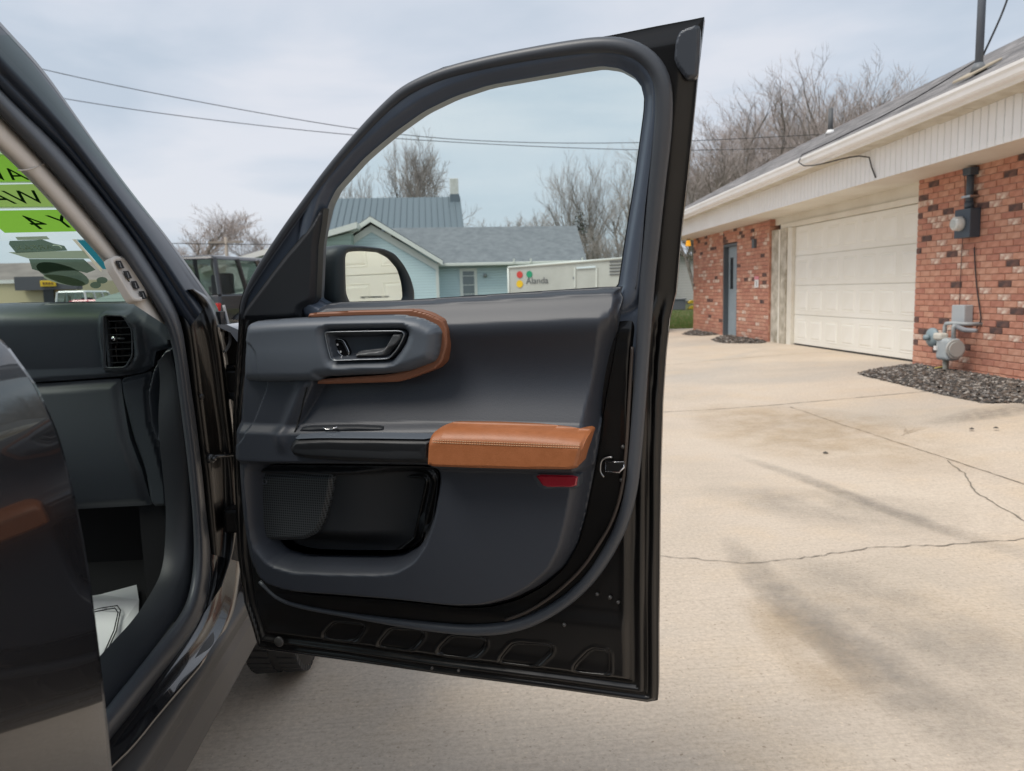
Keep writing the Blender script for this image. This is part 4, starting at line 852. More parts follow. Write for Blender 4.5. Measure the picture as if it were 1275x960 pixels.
MB().tube([c0+np.array([.004, .02, 0]), .5*(c0+c1)+np.array([.0, .03, 0]), c1+np.array([.05, .06, 0])], .007, 8, flat=.6).build('check_strap', mat('dark_steel', (.10, .10, .10)), hp_, True)
for yy_ in (475, 650):
    c = T(288, yy_, .03); bevel(MB().box(c-np.array([.02, .0, .03]), c+np.array([.05, .06, .03])).build('door_hinge', PAINT_IN, hp_), .008, 3)
c = T(251, 494, .0); MB().disc(c, (1, -.2, 0), .007, .006, 12).build('plug', mat('plug', (.05, .048, .046)), hp_, True)
# wiring boot, cowl end and the dark gap behind the hinge
MB().tube(resample([T(283, 497, .03)+np.array([.0, .06, .0]), T(288, 486, .03)+np.array([0, .05, 0]), T(302, 482, .05)+np.array([0, .05, 0])], 20), .016, 12).build('wiring_boot', RUBBER, car, True)
MB().tube(resample([(-.575, 2.05, 1.235), (-.56, 2.03, 1.18), (-.55, 2.0, 1.14), (-.56, 1.98, 1.12)], 16), .004, 8).build('washer_hose', mat('hose_grey', (.4, .4, .4), .5), car, True)
MB().box((-.60, 2.0, 1.17), (-.57, 2.06, 1.22)).box((-.585, 2.04, 1.05), (-.56, 2.08, 1.08)).build('cowl_clip', DARKP, car)
# sill and cladding
E1 = [(300, 700), (292, 760), (277, 795), (262, 817), (200, 887), (160, 937), (138, 955), (90, 1010)]
SR = [(263, 690), (262, 740), (250, 776), (232, 803), (205, 837), (167, 887), (137, 923), (90, 985)]
sm = lambda t: mixpx(SR, E1, t)
sill = loft('sill', [[onX(x, y, -.60) for x, y in sm(-.12)], [onX(x, y, -.592) for x, y in sm(.0)], [onX(x, y, -.582) for x, y in sm(.3)], [onX(x, y, -.574) for x, y in sm(.6)], [onX(x, y, -.560) for x, y in sm(.85)], [onX(x, y, -.556) for x, y in sm(1)], [onX(x, y, -.57) for x, y in sm(1.1)]], PAINT, car, 60)
yc = [2.02, 1.6, 1.2, .8, .2, -.9]
rc = [(-.62, .50), (-.575, .478), (-.552, .462), (-.548, .452), (-.552, .425), (-.556, .42), (-.545, .40), (-.535, .345), (-.545, .330), (-.60, .315), (-.75, .30)]
V = [(x, y, z) for y in yc for x, z in rc]; n = len(rc)
clad = mk('rocker_cladding', V, [(i*n+k, i*n+k+1, (i+1)*n+k+1, (i+1)*n+k) for i in range(len(yc)-1) for k in range(n-1)]+[list(range(n))], CLAD, car, False); bevel(clad, .004, 2, 20)
# rear door: glossy skin close to the camera
zp = [(1.252, -.560), (1.246, -.520), (1.230, -.488), (1.208, -.466), (1.165, -.440), (1.11, -.422), (1.03, -.410), (.95, -.404), (.80, -.400), (.66, -.400), (.56, -.404), (.50, -.414), (.46, -.432), (.44, -.450)]
zs = np.array(zp); zz = np.interp(np.linspace(0, 1, 60), np.linspace(0, 1, len(zs)), zs[:, 0]); xx = np.interp(zz[::-1], zs[::-1, 0], zs[::-1, 1])[::-1]
for _ in range(3): xx[1:-1] = .25*xx[:-2]+.5*xx[1:-1]+.25*xx[2:]
V = []; yl = [(.850, -.05), (.855, -.012), (.858, -.004), (.857, -.0005), (.85, 0), (.80, .0), (.6, .0), (.3, -.002), (0, -.004), (-.35, -.008)]
for y, dx in yl: V += [(x+dx, y, z) for x, z in zip(xx, zz)]
n = 60; rd = mk('rear_door', V, [(i*n+k, (i+1)*n+k, (i+1)*n+k+1, i*n+k+1) for i in range(len(yl)-1) for k in range(n-1)], PAINT, car, True)
MB().box((-.56, -.33, .46), (-.47, .848, 1.19)).build('inner_panel', DARKP, rd)
MB().hexa([(-.565, -.3, 1.215), (-.555, -.3, 1.215), (-.555, .72, 1.215), (-.565, .72, 1.215)], [(-.765, -.3, 1.70), (-.755, -.3, 1.70), (-.755, .66, 1.70), (-.765, .66, 1.70)]).build('rear_window', mat('privacy_glass', (.01, .012, .012), .05), rd)
MB().hexa([(-.60, .73, 1.2), (-.55, .73, 1.2), (-.55, .84, 1.2), (-.60, .84, 1.2)], [(-.80, .67, 1.72), (-.75, .67, 1.72), (-.75, .78, 1.72), (-.80, .78, 1.72)]).build('centre_pillar', DARKP, car)
MB().hexa([(-.64, .62, .45), (-.60, .62, .45), (-.60, .86, .45), (-.64, .86, .45)], [(-.64, .64, 1.2), (-.60, .64, 1.2), (-.60, .82, 1.2), (-.64, .82, 1.2)]).build('centre_pillar', PAINT_IN, car)
# roof, far side, tail, floor, bulkhead
bevel(MB().hexa([(-.76, -2.2, 1.70), (-1.92, -2.2, 1.70), (-1.92, 1.40, 1.70), (-.76, 1.40, 1.70)], [(-.86, -2.1, 1.79), (-1.82, -2.1, 1.79), (-1.82, 1.25, 1.78), (-.86, 1.25, 1.78)]).build('roof', PAINT, car), .03, 3)
MB().hexa([(-2.29, -2.3, .4), (-2.2, -2.3, .4), (-2.2, 1.9, .4), (-2.29, 1.9, .4)], [(-2.24, -2.3, 1.2), (-2.15, -2.3, 1.2), (-2.15, 1.9, 1.2), (-2.24, 1.9, 1.2)]).build('far_side', PAINT, car)
MB().hexa([(-2.16, -2.2, 1.2), (-2.15, -2.2, 1.2), (-2.15, 1.7, 1.2), (-2.16, 1.7, 1.2)], [(-1.94, -2.2, 1.71), (-1.93, -2.2, 1.71), (-1.93, 1.3, 1.71), (-1.94, 1.3, 1.71)]).build('far_windows', GLASS, car)
MB().box((-2.2, -2.35, .4), (-.48, -2.2, 1.2)).build('tailgate', PAINT, car)
MB().box((-.56, -2.2, .45), (-.46, -.36, 1.2)).build('rear_quarter', PAINT, car)
MB().hexa([(-.765, -2.2, 1.72), (-.755, -2.2, 1.72), (-.755, -.3, 1.72), (-.765, -.3, 1.72)], [(-.565, -2.2, 1.2), (-.555, -2.2, 1.2), (-.555, -.3, 1.2), (-.565, -.3, 1.2)]).build('quarter_window', mat('privacy_glass', (.01, .012, .012)), car)
bevel(MB().box((-2.2, -2.2, .36), (-.625, 2.55, .42)).build('floor', CARPET, car), .01)
MB().box((-2.2, 2.50, .42), (-.62, 2.56, 1.14)).build('bulkhead', CARPET, car)
MB().box((-1.9, -2.1, 1.66), (-.79, 1.36, 1.695)).build('headliner', BEIGE, car)
# front fender, bonnet and cowl
fz = [(1.16, -.62), (1.185, -.58), (1.19, -.54), (1.17, -.50), (1.12, -.468), (1.02, -.45), (.85, -.445), (.80, -.445)]
V = []; fy = [1.93, 1.935, 2.2, 2.6, 3.0, 3.4, 3.7]
for i, y in enumerate(fy): V += [(x-(.03 if i == 0 else 0)-.03*max(0, y-3)**2, y, z-.06*max(0, y-2.2)) for z, x in fz]
n = len(fz); bevel(mk('fender', V, [(i*n+k, (i+1)*n+k, (i+1)*n+k+1, i*n+k+1) for i in range(len(fy)-1) for k in range(n-1)], PAINT, car, True), .001)
V = []; hx = [-.60, -.64, -.8, -1.34, -1.88, -2.04, -2.08]; hz = [1.178, 1.190, 1.205, 1.225, 1.205, 1.19, 1.178]
for y in (2.42, 2.7, 3.1, 3.5, 3.7): V += [(x, y, z-.07*max(0, y-2.4)) for x, z in zip(hx, hz)]
mk('bonnet', V, [(i*7+k, i*7+k+1, (i+1)*7+k+1, (i+1)*7+k) for i in range(4) for k in range(6)], PAINT, car, True)
MB().hexa([(-2.1, 2.30, 1.13), (-.575, 2.06, 1.17), (-.575, 2.44, 1.16), (-2.1, 2.44, 1.15)], [(-2.1, 2.30, 1.15), (-.575, 2.06, 1.188), (-.575, 2.44, 1.18), (-2.1, 2.44, 1.17)]).build('cowl', DARKP, car)
MB().box((-.66, 1.95, .46), (-.60, 3.4, 1.15)).box((-2.1, 3.66, .4), (-.6, 3.74, .98)).build('inner_fender', mat('liner', (.012, .012, .012), .8), car)
def wheel(x, y, s):
    wp = MB(); R_ = .362; prof = [(0, .25), (.01, .31), (.035, .350), (.06, R_), (.11, R_+.002), (.165, R_), (.19, .350), (.215, .31), (.225, .25)]
    P = [[(x-s*a, y+r*math.sin(k*2*math.pi/72), .362+r*math.cos(k*2*math.pi/72)) for k in range(72)] for a, r in prof]
    for i in range(len(P)-1): wp.add(P[i]+P[i+1], [(k, (k+1) % 72, 72+(k+1) % 72, 72+k) for k in range(72)])
    wl = wp.build('wheel', TYRE, car, True)
    tb = MB()
    for k in range(60):      # tread blocks
        a = k*2*math.pi/60
        for (p0, p1, sh) in ((.035, .095, .0), (.12, .19, .03)):
            vs = []
            for aa, pp in ((a+sh, p0), (a+sh+.03, p1), (a+sh+.105, p1), (a+sh+.075, p0)):
                for rr in (.350, .3695): vs.append((x-s*pp, y+rr*math.sin(aa), .362+rr*math.cos(aa)))
            tb.add([vs[0], vs[2], vs[4], vs[6], vs[1], vs[3], vs[5], vs[7]], [(4, 5, 6, 7), (0, 1, 5, 4), (1, 2, 6, 5), (2, 3, 7, 6), (3, 0, 4, 7)])
    tag(tb.build('tread', TYRE, wl), kind='stuff')
    rm = MB(); rm.disc((x-s*.05, y, .362), (1, 0, 0), .06, .05, 20)
    for k in range(5):
        a = k*2*math.pi/5; d = np.array([0, math.sin(a), math.cos(a)]); e_ = np.array([0, math.cos(a), -math.sin(a)]); c = np.array([x-s*.05, y, .362])
        rm.prism([c+d*.05-e_*.03, c+d*.05+e_*.03, c+d*.245+e_*.022, c+d*.245-e_*.022], (-s*.03, 0, 0))
    rm.tube([(x-s*.03, y+.245*math.sin(t), .362+.245*math.cos(t)) for t in np.linspace(0, 2*math.pi, 49)[:-1]], .014, 8, closed=True)
    rm.build('rim', mat('alloy', (.08, .08, .085), .35, .7), wl, True)
wheel(-.47, 2.615, 1); wheel(-2.2, 2.615, -1); wheel(-.47, -1.2, 1); wheel(-2.2, -1.2, -1)

# ---------------- windscreen and its stickers
w0 = np.array([-1.3, 2.38, 1.175]); wu = np.array([0, -.86, .51]); wu /= np.linalg.norm(wu); wn = np.cross(wu, np.array([1., 0, 0])); wn = wn if wn[1] > 0 else -wn
def Wp(x, y, k=0): return onP(x, y, w0+wn*k, wn)
ws = mk('windscreen', [w0+np.array([-.70, 0, 0]), w0+np.array([.66, 0, 0]), w0+np.array([.56, 0, 0])+wu*1.06, w0+np.array([-.60, 0, 0])+wu*1.06], [(0, 1, 2, 3)], WSGLASS, car, False)
def vinyl(name, px, m, k): return mk(name, [Wp(x, y, -k) for x, y in px], [list(range(len(px)))], m, ws, False)
def film(name, rgb, alpha):
    if name in MATS: return MATS[name]
    m = bpy.data.materials.new(name); m.use_nodes = True; t = m.node_tree; t.nodes.clear(); o = N(t, 'ShaderNodeOutputMaterial'); tl = N(t, 'ShaderNodeBsdfTranslucent'); df = N(t, 'ShaderNodeBsdfDiffuse')
    tl.inputs[0].default_value = (*rgb, 1); df.inputs[0].default_value = (*rgb, 1); a = N(t, 'ShaderNodeMixShader'); a.inputs[0].default_value = .35; tr = N(t, 'ShaderNodeBsdfTransparent'); tr.inputs[0].default_value = (*[min(1, c*1.6) for c in rgb], 1); x = N(t, 'ShaderNodeMixShader'); x.inputs[0].default_value = alpha
    t.links.new(tl.outputs[0], a.inputs[1]); t.links.new(df.outputs[0], a.inputs[2]); t.links.new(tr.outputs[0], x.inputs[1]); t.links.new(a.outputs[0], x.inputs[2]); t.links.new(x.outputs[0], o.inputs[0]); MATS[name] = m; return m
GRN = film('vinyl_green', (.27, .52, .06), .85); GRN2 = film('vinyl_olive', (.33, .47, .12), .85); DGR = film('vinyl_dark', (.06, .15, .07), .9); WHT = film('vinyl_white', (.85, .92, .80), .9); OLV = film('vinyl_grey_green', (.11, .145, .11), .72); OLV2 = film('vinyl_pale_olive', (.30, .33, .24), .85); TEAL = film('vinyl_teal', (.03, .19, .24), .95)
vinyl('banner', [(-120, 190), (8, 190), (40, 226), (-120, 228)], GRN, .002)
vinyl('banner', [(-120, 232), (44, 229), (70, 257), (-120, 260)], GRN2, .002)
vinyl('banner', [(-120, 264), (72, 261), (102, 288), (6, 290), (-6, 280), (-120, 280)], GRN, .002)
for a, b_ in [(191.5, 194.5), (227, 229.5), (258, 261)]: vinyl('banner_edge', [(-120, a), (90, a-1.5), (92, b_-1.5), (-120, b_)], WHT, .004)
vinyl('banner_edge', [(-10, 291), (104, 288.5), (112, 299), (0, 300)], film('vinyl_clear', (.9, .95, .95), .35), .002)
tdn = wu
def wtext(s, x, y, size, m=DGR, shear=.25):
    text('lettering', s, size*1.4, Wp(x, y, -.008), (-1, 0, 0), tdn, m, ws, .0002, shear=shear)
wtext('YR', 8, 208, .042); wtext('AVAILABLE', 38, 224, .040); wtext('WARRANTY', 62, 253, .048); wtext('4', 66, 285, .055); wtext('Y', 98, 283, .050)
vinyl('sticker', [(12, 300), (52, 298), (66, 303), (80, 306), (84, 312), (20, 315), (11, 304)], OLV, .002)
wtext('CARFAX', 80, 310.5, .021, WHT, .0)
vinyl('sticker', [(19, 295), (58, 294), (62, 298), (22, 299)], OLV2, .003)
vinyl('sticker', [(10, 314), (104, 312), (112, 322), (36, 322), (26, 319)], OLV2, .002)
vinyl('sticker', [(36, 322.5), (104, 322.5), (119, 336), (108, 340), (92, 336), (70, 337), (56, 340), (40, 335)], OLV, .003)
ell = [(78+36*math.cos(a)*.9+6*math.sin(a), 341+13*math.sin(a)+7*math.cos(a)) for a in np.linspace(0, 2*math.pi, 24)[:-1]]
vinyl('sticker', ell, OLV, .0045)
vinyl('sticker', [(80+26*math.cos(a)+4*math.sin(a), 349+6*math.sin(a)+4*math.cos(a)) for a in np.linspace(0, 2*math.pi, 20)[:-1]], OLV2, .006)
for cx_, cy_ in [(127, 349), (119, 355)]: vinyl('sticker', [(cx_+7*math.cos(a), cy_+4.2*math.sin(a)) for a in np.linspace(0, 2*math.pi, 14)[:-1]], OLV, .005)
vinyl('teal_sticker', [(95, 298), (108, 298), (140, 335), (128, 335)], TEAL, .002)
vinyl('sticker_edge', [(90, 298), (94.5, 298), (127, 335), (126, 339)], film('vinyl_beige', (.6, .52, .40), .9), .002)
# ---------------- dashboard
YD = 1.93
def Yt(px, off=0): return np.array([[p[0], p[2]] for p in (onY(x, y, YD-off) for x, y in px)])
def Y3(u, v, w): u, v, w = np.broadcast_arrays(np.asarray(u, float), np.asarray(v, float), np.asarray(w, float)); return np.stack([u, YD-w, v], -1)
LX = -2.1
def withleft(P, top=True):
    return P
vent_px = [(128, 394), (132, 392.5), (153, 393.5), (164, 411), (164.5, 443), (156, 457.5), (131, 458.5), (129, 455)]
VT = chaikin(Yt(vent_px, .02), 1)
zt_d = Yt([(0, 376)])[0, 1]
du_px = [(0, 377), (60, 376.5), (120, 376), (160, 375), (180, 381), (196, 391), (208, 404), (213, 433), (202, 435.5), (190, 438), (184, 458), (169, 466), (137, 471), (53, 477), (0, 480)]
DUo = Yt(du_px); DUo = np.vstack([[[LX, DUo[0, 1]-.02]], DUo, [[LX, DUo[-1, 1]]]])
vbz = chaikin(Yt([(119, 391), (124, 387), (155, 388.5), (168, 400), (175, 416), (175, 445), (160, 464.5), (123, 465), (119.5, 461)], .02), 1)
def dash_h(u, v, d):
    vt = np.interp(u, [LX]+list(DUo[1:9, 0]), [DUo[0, 1]]+list(DUo[1:9, 1])); t = np.clip((vt-v)/.055, 0, 1)
    h = -.10+.10*np.sqrt(np.clip(1-(1-t)**2, 0, 1))-.03*np.clip((vt-v)/.16, 0, 1)**2-.012*(1-sstep(0, .012, d))*(v < vt-.05)
    b_ = SD(vbz, u, v); h = h+(.020-.5*h)*sstep(-.004, .010, b_)
    return h
dash = field('dashboard', DUo, dash_h, SLATE, car, holes=[VT], res=.006, map3=Y3, back=-.12)
field('vent_cavity', VT, lambda u, v, d: .006-.04*sstep(0, .01, d), BLACKG, dash, res=.004, map3=Y3, back=-.06)
bzr = Yt(vent_px, .02); bzr = chaikin(bzr, 1); MB().tube(Y3(bzr[:, 0], bzr[:, 1], .018), .0022, 6, closed=True).build('vent_rim', SATIN, dash, True)
for k, yv in enumerate([400, 408.5, 417, 427, 435, 443.5, 451.5]):
    x1 = float(np.interp(yv, [393, 411, 443, 458], [154, 163, 163, 156])); a, b_ = onY(135, yv, YD-.006), onY(x1, yv-.5, YD-.006)
    MB().box((a[0], YD-.010, a[2]-.0012), (b_[0], YD+.012, a[2]+.0012)).build('vent_slat', mat('slat', (.03, .031, .033), .3), dash)
a, b_ = onY(131.5, 394, YD-.006), onY(131.5, 457, YD-.006); MB().box((a[0]-.004, YD-.008, b_[2]), (a[0]+.002, YD+.01, a[2])).build('vent_slider', SATIN, dash)
c = onY(142.5, 421.5, YD-.02); MB().disc(c, (0, 1, 0), .0052, .012, 14).build('vent_knob', CHROME, dash, True); MB().cyl(c+np.array([.003, 0, 0]), c+np.array([.022, 0.003, -.001]), .002, 8).build('vent_knob_stem', SATIN, dash, True)
gl_px = [(0, 482), (53, 479.5), (141, 473.5), (144, 492), (157, 547), (172, 588), (181, 635), (108, 639), (0, 646)]
GB = Yt(gl_px); GB = np.vstack([[[LX, GB[0, 1]]], GB, [[LX, GB[-1, 1]]]])
def gb_h(u, v, d): t = (GB[0, 1]-v)/(GB[0, 1]-GB[-1, 1]); return -.045+.012*sstep(0, .024, d)+.035*np.sin(np.clip(t, 0, 1)*2.6)-.02*t
field('glove_box', GB, gb_h, CHAR, dash, res=.008, map3=Y3, back=-.12)
sp2 = [(144, 473), (169, 468), (183, 463), (178, 491), (182, 529), (192, 557), (203, 600), (207, 634), (183, 635), (174, 588), (159, 547), (146, 492)]
field('dash_side_panel', chaikin(Yt(sp2), 1), lambda u, v, d: -.035+.014*sstep(0, .01, d), CHAR, dash, res=.005, map3=Y3, back=-.12)
ec = [(214, 432), (203, 435), (196, 445), (187, 461), (180, 491), (184, 529), (194, 556), (204, 548), (213, 500), (217, 463)]
field('dash_end_cap', chaikin(Yt(ec, .01), 2), lambda u, v, d: -.02+.024*sstep(0, .006, d)-.030*sstep(.008, .03, d), SATIN, dash, res=.004, map3=Y3, back=-.1)
# kick panel, scuff strip
kp = [(205, 434), (219, 436), (222, 463), (228, 516), (236, 579), (243, 640), (246, 690), (242, 725), (232, 755), (205, 792), (203, 760), (207, 700), (208, 634), (204, 600), (194, 556), (203, 547), (212, 500)]
loft('kick_panel', [Ts([(212, 436), (219, 463), (226, 516), (234, 579), (241, 640), (244, 690), (240, 725), (230, 755), (203, 792), (165, 842), (120, 900)], -.028), Ts([(206, 440), (213, 463), (218, 516), (226, 579), (231, 640), (231, 690), (224, 720), (212, 745), (188, 785), (150, 830), (110, 880)], -.04), Ts([(196, 450), (200, 470), (196, 530), (204, 600), (207, 640), (205, 690), (200, 716), (190, 735), (168, 770), (135, 805), (95, 850)], -.09)], DARKP, car, 60)
MB().box((-.80, 1.98, .42), (-.66, 2.5, 1.15)).build('footwell_side', CARPET, car)
mt = root('paper_floor_mat', 'white paper floor mat with a black printed outline in the footwell', 'floor mat', tuple(onZ(150, 780, .43)))
PAPER = mat('paper', (.78, .79, .80), .8, bump=(25, .3, .006))
mpx = [(95, 747), (125, 740), (170, 728), (173, 747), (172, 780), (158, 810), (133, 838), (100, 850), (60, 850), (60, 750)]
mp3 = [onZ(x, y, .432+.012*math.sin(x*.07+y*.03)) for x, y in mpx]
mk('sheet', mp3, [list(range(len(mp3)))], PAPER, mt, False)
for o_ in (0, 3):
    MB().tube([onZ(x, y, .437+.012*math.sin(x*.07+y*.03)) for x, y in [(70, 772), (126, 757+o_), (146-o_, 754+o_), (150-o_, 760+o_), (145-o_, 785), (133-o_, 812), (115, 835)]], .0016, 5).build('printed_line', mat('ink', (.02, .02, .02), .7), mt)

# ================================================================== HOUSES AND LOT BEYOND
def siding_mat(name, c, pitch=.12):
    m = bpy.data.materials.new(name); m.use_nodes = True; t = m.node_tree; b = t.nodes['Principled BSDF']; l = t.links.new; b.inputs['Roughness'].default_value = .6
    g = N(t, 'ShaderNodeNewGeometry'); sp = N(t, 'ShaderNodeSeparateXYZ'); l(g.outputs['Position'], sp.inputs[0])
    d = N(t, 'ShaderNodeMath', operation='DIVIDE'); l(sp.outputs[2], d.inputs[0]); d.inputs[1].default_value = pitch
    f = N(t, 'ShaderNodeMath', operation='FRACT'); l(d.outputs[0], f.inputs[0])
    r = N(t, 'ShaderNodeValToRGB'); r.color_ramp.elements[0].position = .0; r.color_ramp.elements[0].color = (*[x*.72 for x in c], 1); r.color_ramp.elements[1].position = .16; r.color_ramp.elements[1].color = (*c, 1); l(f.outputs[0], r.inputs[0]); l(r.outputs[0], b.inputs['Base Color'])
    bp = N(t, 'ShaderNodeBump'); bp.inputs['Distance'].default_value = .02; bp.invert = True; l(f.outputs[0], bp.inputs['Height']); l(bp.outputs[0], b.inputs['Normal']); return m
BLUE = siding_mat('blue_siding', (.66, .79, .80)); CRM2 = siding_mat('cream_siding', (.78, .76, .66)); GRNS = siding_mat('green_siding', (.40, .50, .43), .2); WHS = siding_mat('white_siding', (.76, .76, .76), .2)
TRIM = mat('house_trim', (.86, .85, .78), .6); HROOF = mat('house_shingle', (.19, .20, .215), .95, var=(3, (.155, .165, .18), (.23, .24, .255)), bump=(12, .4, .03)); MROOF = mat('metal_roof', (.15, .18, .205), .45)
PANE = mat('pane', (.20, .23, .24), .1, coat=.3)
def B(x, y, Y): return onY(x, y, Y)
h1 = root('blue_house', 'light blue house with cream gable trim and grey shingled wing', 'house', (0, 36, 0))
pk_ = B(461, 270, 34); er = B(548, 325, 34); hw = er[0]-pk_[0]+.12; px0, px1 = pk_[0]-hw, pk_[0]+hw; ez, pz = er[2], pk_[2]
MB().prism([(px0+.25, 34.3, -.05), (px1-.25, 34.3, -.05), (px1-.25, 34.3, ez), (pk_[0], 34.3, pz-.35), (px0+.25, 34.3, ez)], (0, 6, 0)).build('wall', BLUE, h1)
for s, xe in ((-1, px0), (1, px1)):
    bevel(MB().prism([(pk_[0], 33.95, pz), (xe, 33.95, ez), (xe, 33.95, ez-.20), (pk_[0], 33.95, pz-.22)], (0, .07, 0)).build('rake_board', TRIM, h1), .01)
    MB().prism([(pk_[0], 34.25, pz-.30), (xe-s*.25, 34.25, ez-.12), (xe-s*.25, 34.25, ez-.40), (pk_[0], 34.25, pz-.62)], (0, .045, 0)).build('frieze_board', TRIM, h1)
    MB().prism([(pk_[0], 34.02, pz-.02), (xe, 34.02, ez-.02), (xe, 34.02, ez+.05), (pk_[0], 34.02, pz+.06)], (0, 6.2, 0)).build('gable_roof', HROOF, h1)
MB().box((px1-.33, 34.27, 0), (px1-.20, 34.295, ez-.1)).build('corner_board', TRIM, h1)
wx0, wx1 = px1-.25, B(730, 322, 35)[0]; wz = B(640, 327, 35)[2]; rz_ = B(610, 283, 39)[2]; rxr = B(718, 283, 39)[0]
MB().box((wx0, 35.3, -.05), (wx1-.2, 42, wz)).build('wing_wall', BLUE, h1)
MB().hexa([(wx0-2.2, 34.9, wz+.05), (wx1, 34.9, wz+.02), (rxr, 39, rz_), (wx0-2.2, 39, rz_+.05)], [(wx0-2.2, 34.9, wz-.02), (wx1, 34.9, wz-.05), (rxr, 39, rz_-.12), (wx0-2.2, 39, rz_-.12)]).build('wing_roof', HROOF, h1)
MB().hexa([(wx0-2.2, 39, rz_-.004), (rxr, 39, rz_-.004), (wx1, 43, wz), (wx0-2.2, 43, wz)], [(wx0-2.2, 39, rz_-.12), (rxr, 39, rz_-.12), (wx1, 43, wz-.1), (wx0-2.2, 43, wz-.1)]).build('wing_roof', HROOF, h1)
bevel(MB().box((wx0, 34.82, wz-.10), (wx1+.05, 34.93, wz+.03)).build('gutter', TRIM, h1), .02)
for x in (640, 661, 725): q = B(x, 325, 34.85); MB().box((q[0]-.03, 34.80, wz-.02), (q[0]+.03, 34.86, wz+.16)).build('gutter_bracket', TRIM, h1)
def win(x0, x1, z0, z1, Y, par, fr=.10, mull=1):
    f = MB().box((x0-fr, Y-.05, z0-fr), (x1+fr, Y-.01, z1+fr)).build('window', TRIM, par)
    k = MB().box((x0, Y-.062, z0), (x1, Y-.052, z1)).build('pane', PANE, f)
    for i in range(4): z = z0+(z1-z0)*(i+.5)/4; MB().box((x0, Y-.066, z-.012), (x1, Y-.063, z+.012)).build('blind_slat', TRIM, f)
    return f
a = B(576, 338, 35.3); c = B(590, 338, 35.3); win(a[0], c[0], .6, a[2], 35.3, h1, .14)
q = B(604, 343, 35.2); MB().disc(q, (0, 1, 0), .08, .1, 12).build('wall_lamp', STEEL, h1, True)
win(pk_[0]-.5, pk_[0]+.5, 1.0, 2.3, 34.3, h1)
MB().prism([B(398, 300, 33.9), B(432, 284, 33.9), B(432, 289, 33.9), B(398, 306, 33.9)], (0, .1, 0)).build('porch_rake', TRIM, h1)
h2 = root('metal_roof_house', 'taller house with dark ribbed metal roof and white brick chimney', 'house', (-4, 48, 0))
rr = B(572, 245, 48); re_ = B(577, 284, 44); lx = B(396, 245, 48)[0]
MB().box((lx+.4, 44.5, -.05), (re_[0]-.4, 51.5, re_[2]-.1)).build('wall', CRM2, h2)
MB().hexa([(lx, 44, re_[2]), (re_[0], 44, re_[2]), (rr[0], 48, rr[2]), (lx, 48, rr[2])], [(lx, 44, re_[2]-.1), (re_[0], 44, re_[2]-.1), (rr[0], 48, rr[2]-.15), (lx, 48, rr[2]-.15)]).build('roof', MROOF, h2)
MB().hexa([(lx, 48, rr[2]-.003), (rr[0], 48, rr[2]-.003), (re_[0], 52, re_[2]), (lx, 52, re_[2])], [(lx, 48, rr[2]-.15), (rr[0], 48, rr[2]-.15), (re_[0], 52, re_[2]-.1), (lx, 52, re_[2]-.1)]).build('roof', MROOF, h2)
n = 24
for i in range(n+1):
    x0 = lx+(re_[0]-lx)*i/n; x1 = lx+(rr[0]-lx)*i/n
    MB().tube([(x0, 43.98, re_[2]+.02), (x1, 48, rr[2]+.02)], .035, 5).build('roof_rib', MROOF, h2)
MB().prism([(lx+.4, 44.5, re_[2]-.1), (re_[0]-.4, 44.5, re_[2]-.1), (re_[0]-.4, 51.5, re_[2]-.1)], (0, 0, .01)).build('eave_board', TRIM, h2)
q = B(566, 245, 47.6); bevel(MB().box((q[0]-.28, 47.3, q[2]-.9), (q[0]+.28, 47.9, q[2]+.12)).build('chimney_base', MROOF, h2), .01); bevel(MB().box((q[0]-.26, 47.32, q[2]+.12), (q[0]+.24, 47.88, q[2]+1.05)).build('chimney', mat('chimney_white', (.72, .70, .64), .8, var=(8, (.6, .58, .52), (.76, .74, .70))), h2), .02)
# trailer / box with coloured dots
tA = B(633, 333.5, 20.5); tB = B(790, 321, 18.6); tl = root('box_trailer', 'grey-white box trailer with red, green and yellow dots in front of blue house', 'trailer', (tA[0], tA[1], 0))
tz = tA[2]; tz2 = tB[2]; tdx = (tB-tA); tdx[2] = 0; tlen = np.linalg.norm(tdx); tdx /= tlen; tnn = np.array([tdx[1], -tdx[0], 0]); tnn = tnn if tnn[1] < 0 else -tnn
TW = mat('trailer_white', (.50, .49, .46), .45, var=(1.2, (.44, .43, .40), (.55, .54, .51))); bk = -tnn*2.2
def TP(s, z, k=0): return tA*np.array([1, 1, 0])+tdx*s+tnn*k+np.array([0, 0, z])
bevel(MB().hexa([TP(0, .45), TP(tlen, .45), TP(tlen, .45)+bk, TP(0, .45)+bk], [TP(0, tz), TP(tlen, tz2), TP(tlen, tz2)+bk, TP(0, tz)+bk]).build('body', TW, tl), .03)
MB().tube([TP(0, tz+.01, .01), TP(tlen, tz2+.01, .01)], .03, 6).tube([TP(.0, .45, .01), TP(0, tz, .01)], .03, 6).build('edge_rail', mat('rail_white', (.72, .72, .68), .4), tl, True)
MB().hexa([TP(-.01, .5)+bk*.05, TP(-.02, .5)+bk*.05, TP(-.02, .5)+bk*.9, TP(-.01, .5)+bk*.9], [TP(-.01, tz-.1)+bk*.05, TP(-.02, tz-.1)+bk*.05, TP(-.02, tz-.1)+bk*.9, TP(-.01, tz-.1)+bk*.9]).build('rear_door', mat('trailer_grey', (.36, .37, .37), .5), tl)
def tpx(x, y): # pixel onto the trailer side
    return onP(x, y, TP(0, 1)+tnn*.012, tnn)
for nm, x, y, r, c in [('red_dot', 647, 342, 4.3, (.62, .06, .05)), ('yellow_dot', 647, 353.5, 4.6, (.85, .52, .02)), ('green_dot', 659, 341.5, 4.2, (.02, .30, .16))]:
    q = tpx(x, y); MB().disc(q, tnn, r*20/958, .006, 20).build(nm, mat(nm, c, .5), tl)
